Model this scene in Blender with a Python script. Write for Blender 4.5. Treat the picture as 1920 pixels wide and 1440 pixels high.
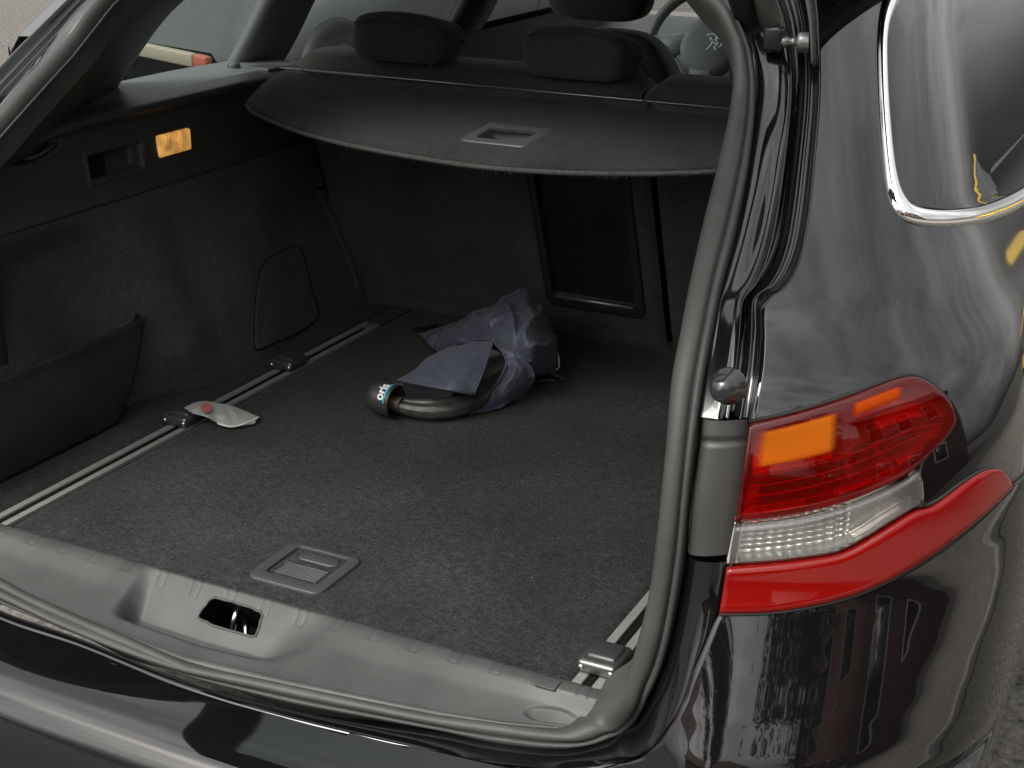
import bpy, bmesh, math, random
import numpy as np
from mathutils import Vector, Matrix, noise
random.seed(7); np.random.seed(7)
for o in list(bpy.data.objects): bpy.data.objects.remove(o)
scene = bpy.context.scene
COL = scene.collection

# ------------------------------------------------------------------ camera
# measured from the photograph: car axes X right, Y forward, Z up, ground z = 0, boot floor z = 0.63
PP = np.array([960., 720.]); FOC = 2719.
_F = np.array([2417.-960., -306.-720., FOC]); _F /= np.linalg.norm(_F)
_L = np.array([-4880.-960., -367.-720., FOC]); _L -= _F*(_L@_F); _L /= np.linalg.norm(_L)
_R = -_L; _U = np.cross(_R, _F)
if _U[1] > 0: _U = -_U
MC = np.stack([_R, _F, _U], 1)                       # world -> camera (x right, y down, z ahead)
CAM = np.array([1.031, -1.342, 1.564])
cam = bpy.data.cameras.new('Camera'); camo = bpy.data.objects.new('Camera', cam); COL.objects.link(camo)
Rw = MC.T
camo.matrix_world = Matrix([[Rw[i][0], -Rw[i][1], -Rw[i][2], CAM[i]] for i in range(3)] + [[0, 0, 0, 1]])
cam.sensor_width = 36.0; cam.lens = FOC/1920*36; cam.clip_start = 0.02; cam.clip_end = 500
scene.camera = camo
scene.render.resolution_x = 1024; scene.render.resolution_y = 768

# ------------------------------------------------------------------ world, sun, exposure
world = bpy.data.worlds.new('World'); scene.world = world; world.use_nodes = True
wn = world.node_tree; wn.nodes.clear()
SUN_EL, SUN_AZ = math.radians(50), math.radians(200)
sky = wn.nodes.new('ShaderNodeTexSky'); sky.sky_type = 'NISHITA'; sky.sun_disc = False
sky.sun_elevation = SUN_EL; sky.sun_rotation = SUN_AZ; sky.air_density = 1.0; sky.dust_density = 3.0
hs = wn.nodes.new('ShaderNodeHueSaturation'); hs.inputs['Saturation'].default_value = 0.12
tc = wn.nodes.new('ShaderNodeTexCoord'); mp = wn.nodes.new('ShaderNodeMapping'); mp.inputs['Scale'].default_value = (1, 1, 2.2)
nz = wn.nodes.new('ShaderNodeTexNoise'); nz.inputs['Scale'].default_value = 2.6; nz.inputs['Detail'].default_value = 8; nz.inputs['Roughness'].default_value = .55
cr = wn.nodes.new('ShaderNodeValToRGB')
cr.color_ramp.elements[0].position = .36; cr.color_ramp.elements[0].color = (.50, .50, .49, 1)
cr.color_ramp.elements[1].position = .66; cr.color_ramp.elements[1].color = (1.12, 1.08, 1.01, 1)
mx = wn.nodes.new('ShaderNodeMixRGB'); mx.blend_type = 'MULTIPLY'; mx.inputs[0].default_value = 1
bg = wn.nodes.new('ShaderNodeBackground'); bg.inputs['Strength'].default_value = 0.15
wo = wn.nodes.new('ShaderNodeOutputWorld')
wn.links.new(sky.outputs[0], hs.inputs['Color']); wn.links.new(tc.outputs['Generated'], mp.inputs[0]); wn.links.new(mp.outputs[0], nz.inputs[0])
wn.links.new(nz.outputs[0], cr.inputs[0]); wn.links.new(hs.outputs[0], mx.inputs[1]); wn.links.new(cr.outputs[0], mx.inputs[2])
sxyz = wn.nodes.new('ShaderNodeSeparateXYZ'); wn.links.new(tc.outputs['Generated'], sxyz.inputs[0])
ov = wn.nodes.new('ShaderNodeMapRange'); ov.inputs[1].default_value = 0; ov.inputs[2].default_value = 1; ov.inputs[3].default_value = .42; ov.inputs[4].default_value = 2.6
wn.links.new(sxyz.outputs[2], ov.inputs[0])
ovm = wn.nodes.new('ShaderNodeVectorMath'); ovm.operation = 'SCALE'; wn.links.new(mx.outputs[0], ovm.inputs[0]); wn.links.new(ov.outputs[0], ovm.inputs['Scale'])
wn.links.new(ovm.outputs[0], bg.inputs[0]); wn.links.new(bg.outputs[0], wo.inputs[0])
sun = bpy.data.lights.new('Sun', 'SUN'); sun.energy = 0.8; sun.angle = math.radians(25); sun.color = (1, .98, .95)
suno = bpy.data.objects.new('Sun', sun); COL.objects.link(suno)
sd = Vector((math.sin(SUN_AZ)*math.cos(SUN_EL), math.cos(SUN_AZ)*math.cos(SUN_EL), math.sin(SUN_EL)))
suno.rotation_euler = sd.to_track_quat('Z', 'Y').to_euler()
vs = scene.view_settings; vs.view_transform = 'Standard'; vs.look = 'None'; vs.exposure = 1.15; vs.gamma = 1; vs.use_curve_mapping = False
scene.cycles.max_bounces = 10; scene.cycles.transparent_max_bounces = 12

# ------------------------------------------------------------------ measuring helpers
def ray(px): return MC.T @ np.array([(px[0]-960)/FOC, (px[1]-720)/FOC, 1.])
def onz(px, z): r = ray(px); return CAM + r*((z-CAM[2])/r[2])
def onx(px, x): r = ray(px); return CAM + r*((x-CAM[0])/r[0])
def ony(px, y): r = ray(px); return CAM + r*((y-CAM[1])/r[1])
def onpl(px, p0, n):
    r = ray(px); n = np.array(n, float); return CAM + r*(((np.array(p0, float)-CAM)@n)/(r@n))
def proj(p):
    c = MC @ (np.asarray(p, float)-CAM); return PP + FOC*c[:2]/c[2]
def table(pts, sig=.012):
    xs_ = np.linspace(0.0, 1.7, 1701); v = np.interp(xs_, *zip(*pts))
    k = np.exp(-.5*(np.arange(-60, 61)*.001/sig)**2); k /= k.sum()
    v = np.convolve(np.pad(v, 60, 'edge'), k, 'valid')
    v = v.tolist()
    def f(z):
        q = min(max(z*1000., 0.), 1699.9); i = int(q); return v[i]+(v[i+1]-v[i])*(q-i)
    return f
YR = table([(.2, -.15), (.30, -.325), (.40, -.332), (.45, -.320), (.50, -.303), (.54, -.290), (.565, -.280), (.580, -.268), (.590, -.250), (.5965, -.228), (.6015, -.170), (.604, -.150), (.612, -.143), (.64, -.132), (.70, -.122), (.82, -.115),
            (.95, -.10), (1.03, -.08), (1.09, -.045), (1.15, .02), (1.25, .14), (1.35, .27), (1.45, .41), (1.5, .5)], .0035)
_yr0 = YR; _yrs = table([(.2+.01*i, _yr0(.2+.01*i)) for i in range(131)], .014)
YR = lambda z: _yr0(z)*(1-min(max((z-.62)/.05, 0), 1))+_yrs(z)*min(max((z-.62)/.05, 0), 1)
XS = table([(.2, .82), (.35, .868), (.5, .893), (.62, .903), (.75, .903), (.88, .896), (.96, .880), (1.0, .866), (1.03, .848), (1.06, .822), (1.13, .772), (1.18, .746),
            (1.25, .712), (1.35, .664), (1.41, .625), (1.45, .57), (1.475, .48), (1.49, .35)], .012)
NE = 3.0; BY = .52
HB = table([(.2, 0), (.560, 0), (.580, .012), (.598, .040), (.612, .062), (.63, .072), (.66, .066), (.70, .052), (.76, .026), (.81, .006), (.835, 0), (1.7, 0)], .006)
def flare(x, z):                                     # the bumper corners stand out further than the lip in the middle
    t = (abs(x)-.50)/.17; t = 0. if t < 0 else (1. if t > 1 else t)
    return HB(z)*t*t*(3-2*t) if t else 0.
def G(p):
    xs, yr = XS(p[2]), YR(p[2]); y1 = yr+BY
    return (abs(p[0])/xs)**NE + (max(y1-p[1]-flare(p[0], p[2]), 0)/BY)**NE - 1
def body_y(x, z):
    q = max(1-(abs(x)/XS(z))**NE, 0)
    return YR(z)+BY-BY*q**(1/NE)
def body_n(p):
    e = 1e-3; g = np.array([G(p+d)-G(p-d) for d in np.eye(3)*e]); return g/np.linalg.norm(g)
def onbody(px, off=0.):
    r = ray(px); r = r/np.linalg.norm(r); t0 = .7; g0 = G(CAM+r*t0); t = t0
    while t < 4.5:
        t += .02; g = G(CAM+r*t)
        if g < 0:
            a, b = t-.02, t
            for _ in range(30):
                m = (a+b)/2
                if G(CAM+r*m) < 0: b = m
                else: a = m
            p = CAM+r*b
            return p+body_n(p)*off if off else p
    # grazing past the flank: nearest approach
    ts = np.arange(.7, 4.5, .01); k = ts[np.argmin([G(CAM+r*q) for q in ts])]
    return CAM+r*k
def resample(pts, n):
    P = np.array(pts, float); d = np.r_[0, np.cumsum(np.linalg.norm(np.diff(P, axis=0), axis=1))]
    s = np.linspace(0, d[-1], n); return np.stack([np.interp(s, d, P[:, k]) for k in range(P.shape[1])], 1)
def spline(pts, n):
    P = np.array(pts, float); m = len(P); out = []
    d = np.r_[0, np.cumsum(np.linalg.norm(np.diff(P, axis=0), axis=1)**.5)]
    for s in np.linspace(0, d[-1], n*3):
        i = min(np.searchsorted(d, s, 'right')-1, m-2); i = max(i, 0); t = (s-d[i])/(d[i+1]-d[i])
        p1, p2 = P[i], P[i+1]; h = d[i+1]-d[i]
        m1 = (P[i+1]-P[i-1])/(d[i+1]-d[i-1])*h if i > 0 else p2-p1
        m2 = (P[i+2]-P[i])/(d[i+2]-d[i])*h if i < m-2 else p2-p1
        out.append((2*t**3-3*t*t+1)*p1+(t**3-2*t*t+t)*m1+(3*t*t-2*t**3)*p2+(t**3-t*t)*m2)
    return resample(out, n)
def sm(a, b, x):
    t = (x-a)/(b-a); t = 0. if t < 0 else (1. if t > 1 else t); return t*t*(3-2*t)

# ------------------------------------------------------------------ materials
MATS = {}
def mat(name, col=(.5,.5,.5), rough=.5, metal=0, spec=.5, coat=0, noise_s=0, noise_a=0, bump=0, bump_s=200, rough_n=0, sheen=0, trans=0, emis=None, es=0, speck=0, aniso_noise=None):
    if name in MATS: return MATS[name]
    m = bpy.data.materials.new(name); m.use_nodes = True; n = m.node_tree; b = n.nodes['Principled BSDF']
    b.inputs['Base Color'].default_value = (*col, 1); b.inputs['Roughness'].default_value = rough; b.inputs['Metallic'].default_value = metal
    b.inputs['Specular IOR Level'].default_value = spec; b.inputs['Coat Weight'].default_value = coat; b.inputs['Coat Roughness'].default_value = .03
    b.inputs['Sheen Weight'].default_value = sheen; b.inputs['Transmission Weight'].default_value = trans
    if emis: b.inputs['Emission Color'].default_value = (*emis, 1); b.inputs['Emission Strength'].default_value = es
    t = n.nodes.new('ShaderNodeTexCoord')
    if noise_a or speck:
        x = n.nodes.new('ShaderNodeTexNoise'); x.inputs['Scale'].default_value = noise_s or 30; x.inputs['Detail'].default_value = 6; x.inputs['Roughness'].default_value = .65
        n.links.new(t.outputs['Object'], x.inputs[0])
        r = n.nodes.new('ShaderNodeValToRGB'); r.color_ramp.elements[0].position = .3; r.color_ramp.elements[1].position = .7
        r.color_ramp.elements[0].color = (*[c*(1-noise_a) for c in col], 1); r.color_ramp.elements[1].color = (*[min(c*(1+noise_a), 1) for c in col], 1)
        n.links.new(x.outputs[0], r.inputs[0]); last = r.outputs[0]
        if speck:
            v = n.nodes.new('ShaderNodeTexVoronoi'); v.inputs['Scale'].default_value = 90
            n.links.new(t.outputs['Object'], v.inputs[0])
            q = n.nodes.new('ShaderNodeValToRGB'); q.color_ramp.elements[0].position = .05; q.color_ramp.elements[1].position = .09
            q.color_ramp.elements[0].color = (1,1,1,1); q.color_ramp.elements[1].color = (0,0,0,1)
            n.links.new(v.outputs['Distance'], q.inputs[0])
            w = n.nodes.new('ShaderNodeTexNoise'); w.inputs['Scale'].default_value = 9; n.links.new(t.outputs['Object'], w.inputs[0])
            q2 = n.nodes.new('ShaderNodeValToRGB'); q2.color_ramp.elements[0].position = .52; q2.color_ramp.elements[1].position = .62; n.links.new(w.outputs[0], q2.inputs[0])
            mu = n.nodes.new('ShaderNodeMixRGB'); mu.blend_type = 'MULTIPLY'; mu.inputs[0].default_value = 1; n.links.new(q.outputs[0], mu.inputs[1]); n.links.new(q2.outputs[0], mu.inputs[2])
            m3 = n.nodes.new('ShaderNodeMixRGB'); n.links.new(mu.outputs[0], m3.inputs[0]); n.links.new(last, m3.inputs[1]); m3.inputs[2].default_value = (speck, speck, speck*.93, 1); last = m3.outputs[0]
        n.links.new(last, b.inputs['Base Color'])
    if rough_n:
        x = n.nodes.new('ShaderNodeTexNoise'); x.inputs['Scale'].default_value = 7; x.inputs['Detail'].default_value = 8; n.links.new(t.outputs['Object'], x.inputs[0])
        r = n.nodes.new('ShaderNodeMapRange'); r.inputs[1].default_value = .35; r.inputs[2].default_value = .7; r.inputs[3].default_value = rough; r.inputs[4].default_value = rough+rough_n
        n.links.new(x.outputs[0], r.inputs[0]); n.links.new(r.outputs[0], b.inputs['Roughness'])
    if bump:
        x = n.nodes.new('ShaderNodeTexNoise'); x.inputs['Scale'].default_value = bump_s; x.inputs['Detail'].default_value = 4; n.links.new(t.outputs['Object'], x.inputs[0])
        u = n.nodes.new('ShaderNodeBump'); u.inputs['Strength'].default_value = bump; u.inputs['Distance'].default_value = .002
        n.links.new(x.outputs[0], u.inputs['Height']); n.links.new(u.outputs[0], b.inputs['Normal'])
    MATS[name] = m; return m
#
def carpet_mat(name, col, fine=420, contrast=.5, blotch=.41):
    if name in MATS: return MATS[name]
    m = mat(name, col, .95, spec=.08, sheen=.06); n = m.node_tree; b = n.nodes['Principled BSDF']
    t = n.nodes.new('ShaderNodeTexCoord')
    a = n.nodes.new('ShaderNodeTexNoise'); a.inputs['Scale'].default_value = fine; a.inputs['Detail'].default_value = 3; a.inputs['Roughness'].default_value = .8
    c = n.nodes.new('ShaderNodeTexNoise'); c.inputs['Scale'].default_value = 62; c.inputs['Detail'].default_value = 5; c.inputs['Roughness'].default_value = .7
    d = n.nodes.new('ShaderNodeTexNoise'); d.inputs['Scale'].default_value = 5; d.inputs['Detail'].default_value = 4
    mp = n.nodes.new('ShaderNodeMapping'); mp.inputs['Scale'].default_value = (1, 1.35, 1); mp.inputs['Rotation'].default_value = (0, 0, .5)
    n.links.new(t.outputs['Object'], mp.inputs[0])
    n.links.new(t.outputs['Object'], a.inputs[0]); n.links.new(mp.outputs[0], c.inputs[0]); n.links.new(t.outputs['Object'], d.inputs[0])
    def rng(x, lo, hi, f0=.3, f1=.7):
        r = n.nodes.new('ShaderNodeMapRange'); r.inputs[1].default_value = f0; r.inputs[2].default_value = f1; r.inputs[3].default_value = lo; r.inputs[4].default_value = hi
        n.links.new(x, r.inputs[0]); return r.outputs[0]
    def mul(p, q):
        k = n.nodes.new('ShaderNodeMath'); k.operation = 'MULTIPLY'; n.links.new(p, k.inputs[0]); n.links.new(q, k.inputs[1]); return k.outputs[0]
    f = mul(mul(rng(a.outputs[0], 1-contrast, 1+contrast), rng(c.outputs[0], 1-blotch, 1+blotch)), rng(d.outputs[0], .70, 1.30))
    vm = n.nodes.new('ShaderNodeVectorMath'); vm.operation = 'SCALE'; vm.inputs[0].default_value = col; n.links.new(f, vm.inputs['Scale'])
    # lint and dust flecks
    v = n.nodes.new('ShaderNodeTexVoronoi'); v.inputs['Scale'].default_value = 55; n.links.new(t.outputs['Object'], v.inputs[0])
    q = n.nodes.new('ShaderNodeMath'); q.operation = 'LESS_THAN'; q.inputs[1].default_value = .055; n.links.new(v.outputs['Distance'], q.inputs[0])
    sp = n.nodes.new('ShaderNodeSeparateColor'); n.links.new(v.outputs['Color'], sp.inputs[0])
    q3 = n.nodes.new('ShaderNodeMath'); q3.operation = 'GREATER_THAN'; q3.inputs[1].default_value = .93; n.links.new(sp.outputs[0], q3.inputs[0])
    mm = mul(q.outputs[0], q3.outputs[0])
    mi = n.nodes.new('ShaderNodeMixRGB'); n.links.new(mm, mi.inputs[0]); n.links.new(vm.outputs[0], mi.inputs[1]); mi.inputs[2].default_value = (.22, .20, .17, 1)
    n.links.new(mi.outputs[0], b.inputs['Base Color'])
    u = n.nodes.new('ShaderNodeBump'); u.inputs['Strength'].default_value = .5; u.inputs['Distance'].default_value = .002
    ad = n.nodes.new('ShaderNodeMath'); ad.operation = 'ADD'; n.links.new(a.outputs[0], ad.inputs[0]); n.links.new(c.outputs[0], ad.inputs[1])
    n.links.new(ad.outputs[0], u.inputs['Height']); n.links.new(u.outputs[0], b.inputs['Normal'])
    return m
def schlick(n, f0=.04):
    lw = n.nodes.new('ShaderNodeLayerWeight'); lw.inputs[0].default_value = .5
    p = n.nodes.new('ShaderNodeMath'); p.operation = 'POWER'; p.inputs[1].default_value = 4.5; n.links.new(lw.outputs['Facing'], p.inputs[0])
    q = n.nodes.new('ShaderNodeMath'); q.operation = 'MULTIPLY_ADD'; q.inputs[1].default_value = 1-f0; q.inputs[2].default_value = f0; n.links.new(p.outputs[0], q.inputs[0]); return q
def glass_mat(name, tint, gloss=.12):
    if name in MATS: return MATS[name]
    m = bpy.data.materials.new(name); m.use_nodes = True; n = m.node_tree; n.nodes.clear()
    o = n.nodes.new('ShaderNodeOutputMaterial'); t = n.nodes.new('ShaderNodeBsdfTransparent'); t.inputs[0].default_value = (*tint, 1)
    g = n.nodes.new('ShaderNodeBsdfGlossy'); g.inputs['Roughness'].default_value = .005; g.inputs['Color'].default_value = (.95, .97, 1, 1)
    f = schlick(n, .05); x = n.nodes.new('ShaderNodeMixShader')
    n.links.new(f.outputs[0], x.inputs[0]); n.links.new(t.outputs[0], x.inputs[1]); n.links.new(g.outputs[0], x.inputs[2]); n.links.new(x.outputs[0], o.inputs[0])
    MATS[name] = m; return m
def lens_mat(name, tint, body, k=.35, fade=False):
    if name in MATS: return MATS[name]
    m = bpy.data.materials.new(name); m.use_nodes = True; n = m.node_tree; n.nodes.clear()
    o = n.nodes.new('ShaderNodeOutputMaterial'); t = n.nodes.new('ShaderNodeBsdfTransparent'); t.inputs[0].default_value = (*tint, 1)
    d = n.nodes.new('ShaderNodeBsdfDiffuse'); d.inputs[0].default_value = (*body, 1)
    g = n.nodes.new('ShaderNodeBsdfGlossy'); g.inputs['Roughness'].default_value = .03
    f = schlick(n, .04)
    a = n.nodes.new('ShaderNodeMixShader'); a.inputs[0].default_value = k; c = n.nodes.new('ShaderNodeMixShader')
    n.links.new(t.outputs[0], a.inputs[1]); n.links.new(d.outputs[0], a.inputs[2]); n.links.new(f.outputs[0], c.inputs[0]); n.links.new(a.outputs[0], c.inputs[1]); n.links.new(g.outputs[0], c.inputs[2])
    if fade:            # amber dye that thins out towards the edges of the insert
        tcd = n.nodes.new('ShaderNodeUVMap'); sx = n.nodes.new('ShaderNodeSeparateXYZ'); n.links.new(tcd.outputs[0], sx.inputs[0]); fs = []
        for ch in (0, 1):
            p1 = n.nodes.new('ShaderNodeMath'); p1.operation = 'MULTIPLY_ADD'; p1.inputs[1].default_value = 2; p1.inputs[2].default_value = -1; n.links.new(sx.outputs[ch], p1.inputs[0])
            p2 = n.nodes.new('ShaderNodeMath'); p2.operation = 'ABSOLUTE'; n.links.new(p1.outputs[0], p2.inputs[0])
            p3 = n.nodes.new('ShaderNodeMapRange'); p3.interpolation_type = 'SMOOTHSTEP'; p3.inputs[1].default_value = .72; p3.inputs[2].default_value = 1.0; p3.inputs[3].default_value = 1; p3.inputs[4].default_value = 0; n.links.new(p2.outputs[0], p3.inputs[0]); fs.append(p3.outputs[0])
        mm = n.nodes.new('ShaderNodeMath'); mm.operation = 'MULTIPLY'; n.links.new(fs[0], mm.inputs[0]); n.links.new(fs[1], mm.inputs[1])
        tb = n.nodes.new('ShaderNodeBsdfTransparent'); mf = n.nodes.new('ShaderNodeMixShader'); n.links.new(mm.outputs[0], mf.inputs[0]); n.links.new(tb.outputs[0], mf.inputs[1]); n.links.new(a.outputs[0], mf.inputs[2]); n.links.new(mf.outputs[0], o.inputs[0])
    else: n.links.new(c.outputs[0], o.inputs[0])
    MATS[name] = m; return m

CARPET = carpet_mat('boot_carpet', (.0215, .0213, .0208), 240, .85)
FELT = carpet_mat('side_felt', (.064, .064, .063), 380, .4, .16)
FELTD = carpet_mat('seat_felt', (.054, .0545, .055), 420, .3, .12)
SHELFM = carpet_mat('shelf_felt', (.031, .0315, .031), 360, .5, .18)
PLAST = mat('grey_plastic', (.042, .042, .0415), .48, spec=.45, noise_s=16, noise_a=.22, bump=.12, bump_s=900, rough_n=.12)
PLASTD = mat('dark_plastic', (.052, .053, .054), .40, spec=.5, noise_s=12, noise_a=.12, bump=.1, bump_s=900)
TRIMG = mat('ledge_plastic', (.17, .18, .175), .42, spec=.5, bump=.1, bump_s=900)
BLACKP = mat('black_plastic', (.009, .009, .01), .35, spec=.4)
SEALM = mat('rubber_seal', (.046, .0455, .0435), .55, spec=.35, noise_s=14, noise_a=.18, bump=.05, bump_s=700)
RUBBER = mat('black_rubber', (.012, .012, .012), .55, spec=.35)
PAINT = mat('black_paint', (.0035, .0035, .004), .03, spec=.5, coat=0.0, noise_s=20, noise_a=.1, speck=.03)
PAINT.node_tree.nodes['Principled BSDF'].inputs['IOR'].default_value = 1.62
PAINTD = mat('jamb_paint', (.004, .004, .005), .10, spec=.5, coat=.5, noise_s=20, noise_a=.1, speck=.05, rough_n=.15)
CHROME = mat('chrome', (.78, .78, .78), .07, metal=1)
ALU = mat('aluminium_rail', (.17, .178, .17), .42, metal=0, noise_s=60, noise_a=.1)
STEEL = mat('bright_steel', (.6, .58, .54), .25, metal=1)
VOID = mat('deep_black', (.003, .003, .003), .8, spec=.1)
SEATF = mat('seat_cloth', (.058, .055, .052), .85, spec=.2, sheen=.2, noise_s=300, noise_a=.25, bump=.3, bump_s=700)
LINER = mat('headliner', (.35, .35, .34), .9)
AMBER = mat('amber_lamp', (.62, .36, .14), .22, emis=(1, .50, .12), es=.12, noise_s=40, noise_a=.2)
_n = AMBER.node_tree; _b = _n.nodes['Principled BSDF']; _t = _n.nodes.new('ShaderNodeTexCoord'); _g = _n.nodes.new('ShaderNodeTexNoise'); _g.inputs['Scale'].default_value = 36; _g.inputs['Detail'].default_value = 3
_m = _n.nodes.new('ShaderNodeMapRange'); _m.inputs[1].default_value = .35; _m.inputs[2].default_value = .70; _m.inputs[3].default_value = .09; _m.inputs[4].default_value = .34
_n.links.new(_t.outputs['Object'], _g.inputs[0]); _n.links.new(_g.outputs[0], _m.inputs[0]); _n.links.new(_m.outputs[0], _b.inputs['Emission Strength'])
NAVY = mat('navy_cloth', (.044, .047, .069), .55, spec=.45, sheen=.10, noise_s=260, noise_a=.15, bump=.15, bump_s=900)
HOOK = mat('hook_metal', (.075, .074, .070), .30, metal=.5, spec=.5, noise_s=60, noise_a=.35, bump=.2, bump_s=240)

# ------------------------------------------------------------------ object helpers
def link(o, parent=None, label=None, cat=None, group=None, kind=None):
    COL.objects.link(o)
    if parent is not None: o.parent = parent
    if label: o['label'] = label
    if cat: o['category'] = cat
    if group: o['group'] = group
    if kind: o['kind'] = kind
    return o
def mesh(name, V, Fc, m, parent=None, smooth=True, **k):
    me = bpy.data.meshes.new(name); me.from_pydata([tuple(map(float, v)) for v in V], [], Fc); me.update()
    if smooth: me.polygons.foreach_set('use_smooth', [True]*len(me.polygons))
    me.materials.append(m); o = bpy.data.objects.new(name, me); link(o, parent, **k); return o
def thing(name, label, cat, group=None):
    o = bpy.data.objects.new(name, None); o.empty_display_size = .05; link(o, None, label, cat, group); return o
def grid(name, R, m, parent=None, closed=False, skip=None, solid=0, flip=False, **k):
    R = np.array(R); a, b = R.shape[:2]; V = R.reshape(-1, 3); F = []
    for i in range(a-1):
        for j in range(b-1 if not closed else b):
            j2 = (j+1) % b
            q = (i*b+j, i*b+j2, (i+1)*b+j2, (i+1)*b+j)
            if skip is not None and skip(V[list(q)].mean(0)): continue
            F.append(q[::-1] if flip else q)
    o = mesh(name, V, F, m, parent, **k)
    if solid:
        md = o.modifiers.new('thick', 'SOLIDIFY'); md.thickness = abs(solid); md.offset = 1 if solid > 0 else -1
    return o
def bevel(o, w, seg=2, ang=35):
    md = o.modifiers.new('bevel', 'BEVEL'); md.width = w; md.segments = seg; md.limit_method = 'ANGLE'; md.angle_limit = math.radians(ang); return o
def box(name, c, s, m, parent=None, bev=.004, rot=None, seg=3, taper=1.0, **k):
    x, y, z = [q/2 for q in s]
    V = [Vector((sx*x*(taper if sz > 0 else 1), sy*y*(taper if sz > 0 else 1), sz*z)) for sz in (-1, 1) for sx, sy in ((-1,-1),(1,-1),(1,1),(-1,1))]
    if rot is not None: V = [rot @ v for v in V]
    V = [v+Vector(c) for v in V]
    o = mesh(name, V, [(3,2,1,0),(4,5,6,7),(0,1,5,4),(1,2,6,5),(2,3,7,6),(3,0,4,7)], m, parent, **k)
    if bev: bevel(o, bev, seg)
    return o
def tube(name, path, r, m, parent=None, n=12, cap=True, ry=None, up=None, **k):
    P = np.array(path, float); r = np.full(len(P), r) if np.isscalar(r) else np.array(r)
    T = np.gradient(P, axis=0); T /= np.linalg.norm(T, axis=1)[:, None]
    u = np.array(up if up is not None else (0, 0, 1.)); 
    if abs(u@T[0]) > .95: u = np.array((1., 0, 0))
    rows = []
    for i in range(len(P)):
        u = u-T[i]*(u@T[i]); u /= np.linalg.norm(u); w = np.cross(T[i], u)
        rows.append([P[i]+r[i]*(math.cos(a)*w+(ry or 1)*math.sin(a)*u) for a in np.linspace(0, 2*math.pi, n, endpoint=False)])
    V = np.array(rows).reshape(-1, 3).tolist(); F = []
    for i in range(len(P)-1):
        for j in range(n): F.append((i*n+j, i*n+(j+1)%n, (i+1)*n+(j+1)%n, (i+1)*n+j))
    if cap: F.append(tuple(range(n))[::-1]); F.append(tuple(range((len(P)-1)*n, len(P)*n)))
    return mesh(name, V, F, m, parent, **k)
def lathe(name, prof, axis_o, axis_d, m, parent=None, n=32, **k):
    d = np.array(axis_d, float); d /= np.linalg.norm(d); u = np.cross(d, (0, 0, 1.)) if abs(d[2]) < .9 else np.cross(d, (1., 0, 0)); u /= np.linalg.norm(u); w = np.cross(d, u)
    R = [[np.array(axis_o)+d*h+r*(math.cos(a)*u+math.sin(a)*w) for a in np.linspace(0, 2*math.pi, n, endpoint=False)] for r, h in prof]
    return grid(name, R, m, parent, closed=True, **k)
def slab(name, pts, th, m, parent=None, bev=.002, smooth=True, nrm=None, **k):
    P = [Vector(tuple(map(float, p))) for p in pts]
    if nrm is None:
        nr = Vector((0,0,0))
        for i in range(len(P)): nr += P[i].cross(P[(i+1) % len(P)])
        nr.normalize()
    else: nr = Vector(nrm)
    n = len(P); V = P+[p-nr*th for p in P]
    F = [tuple(range(n)), tuple(range(n, 2*n))[::-1]]+[(i, i+n, (i+1) % n+n, (i+1) % n) for i in range(n)]
    o = mesh(name, V, F, m, parent, smooth=False, **k)
    if bev: bevel(o, bev, 2); o.data.polygons.foreach_set('use_smooth', [True]*len(o.data.polygons))
    return o
def inpoly(p, poly):
    x, y = p; c = False; j = len(poly)-1
    for i in range(len(poly)):
        xi, yi = poly[i]; xj, yj = poly[j]
        if (yi > y) != (yj > y) and x < (xj-xi)*(y-yi)/(yj-yi)+xi: c = not c
        j = i
    return c
def rrect(cx, cy, w, h, r, n=5):
    out = []
    for sx, sy, a0 in ((1,1,0), (-1,1,90), (-1,-1,180), (1,-1,270)):
        for k in range(n+1):
            a = math.radians(a0+90*k/n); out.append((cx+sx*(w/2-r)+r*math.cos(a), cy+sy*(h/2-r)+r*math.sin(a)))
    return out

# ------------------------------------------------------------------ the ground
g = mesh('asphalt_ground', [(-400,-400,0),(400,-400,0),(400,400,0),(-400,400,0)], [(0,1,2,3)],
         mat('asphalt', (.085, .080, .072), .85, spec=.3, noise_s=38, noise_a=.9, bump=.8, bump_s=60, speck=.38), None, smooth=False, kind='structure')
g['label'] = 'grey worn asphalt of the street under and around the car'

ZF = .63
car = thing('estate_car', 'black estate car with its boot open and red tail lamp', 'car')
car.location = (0, 0, 0)

# ================================================================== BOOT FLOOR
RX = .4615; RW = .019                                 # rail centre line and half width
def floor_piece(name, x0, x1, y0, y1, nx=40, ny=60):
    R = []
    for v in np.linspace(0, 1, ny):
        row = []
        for u in np.linspace(0, 1, nx):
            x = x0+(x1-x0)*u; y = y0+(y1-y0)*v
            e = min(x-x0, x1-x, y-y0, y1-y)
            z = ZF - .004*(1-sm(0, .006, e)) + .0012*noise.noise(Vector((x*6, y*6, 1)))+.0006*noise.noise(Vector((x*30, y*30, 3)))
            row.append((x, y, z))
        R.append(row)
    return R
def edge_grid(x0, x1, n):       # finer near edges
    return np.r_[x0, x0+.003, x0+.008, np.linspace(x0+.02, x1-.02, n), x1-.008, x1-.003, x1]
def carpet_sheet(name, x0, x1, y0, y1, nx, ny):
    R = []
    for y in edge_grid(y0, y1, ny):
        row = []
        for x in edge_grid(x0, x1, nx):
            e = min(x-x0, x1-x, y-y0, y1-y)
            z = ZF - .006*(1-sm(0, .009, e)) + .0012*noise.noise(Vector((x*6, y*6, 1)))+.0006*noise.noise(Vector((x*30, y*30, 3)))
            row.append((x, y, z))
        R.append(row)
    return grid(name, R, CARPET, car, flip=False)
fl = carpet_sheet('floor_carpet', -RX+RW, RX-RW, .0, 1.15, 60, 80); fl['label'] = 'charcoal carpeted boot floor panel'
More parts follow.
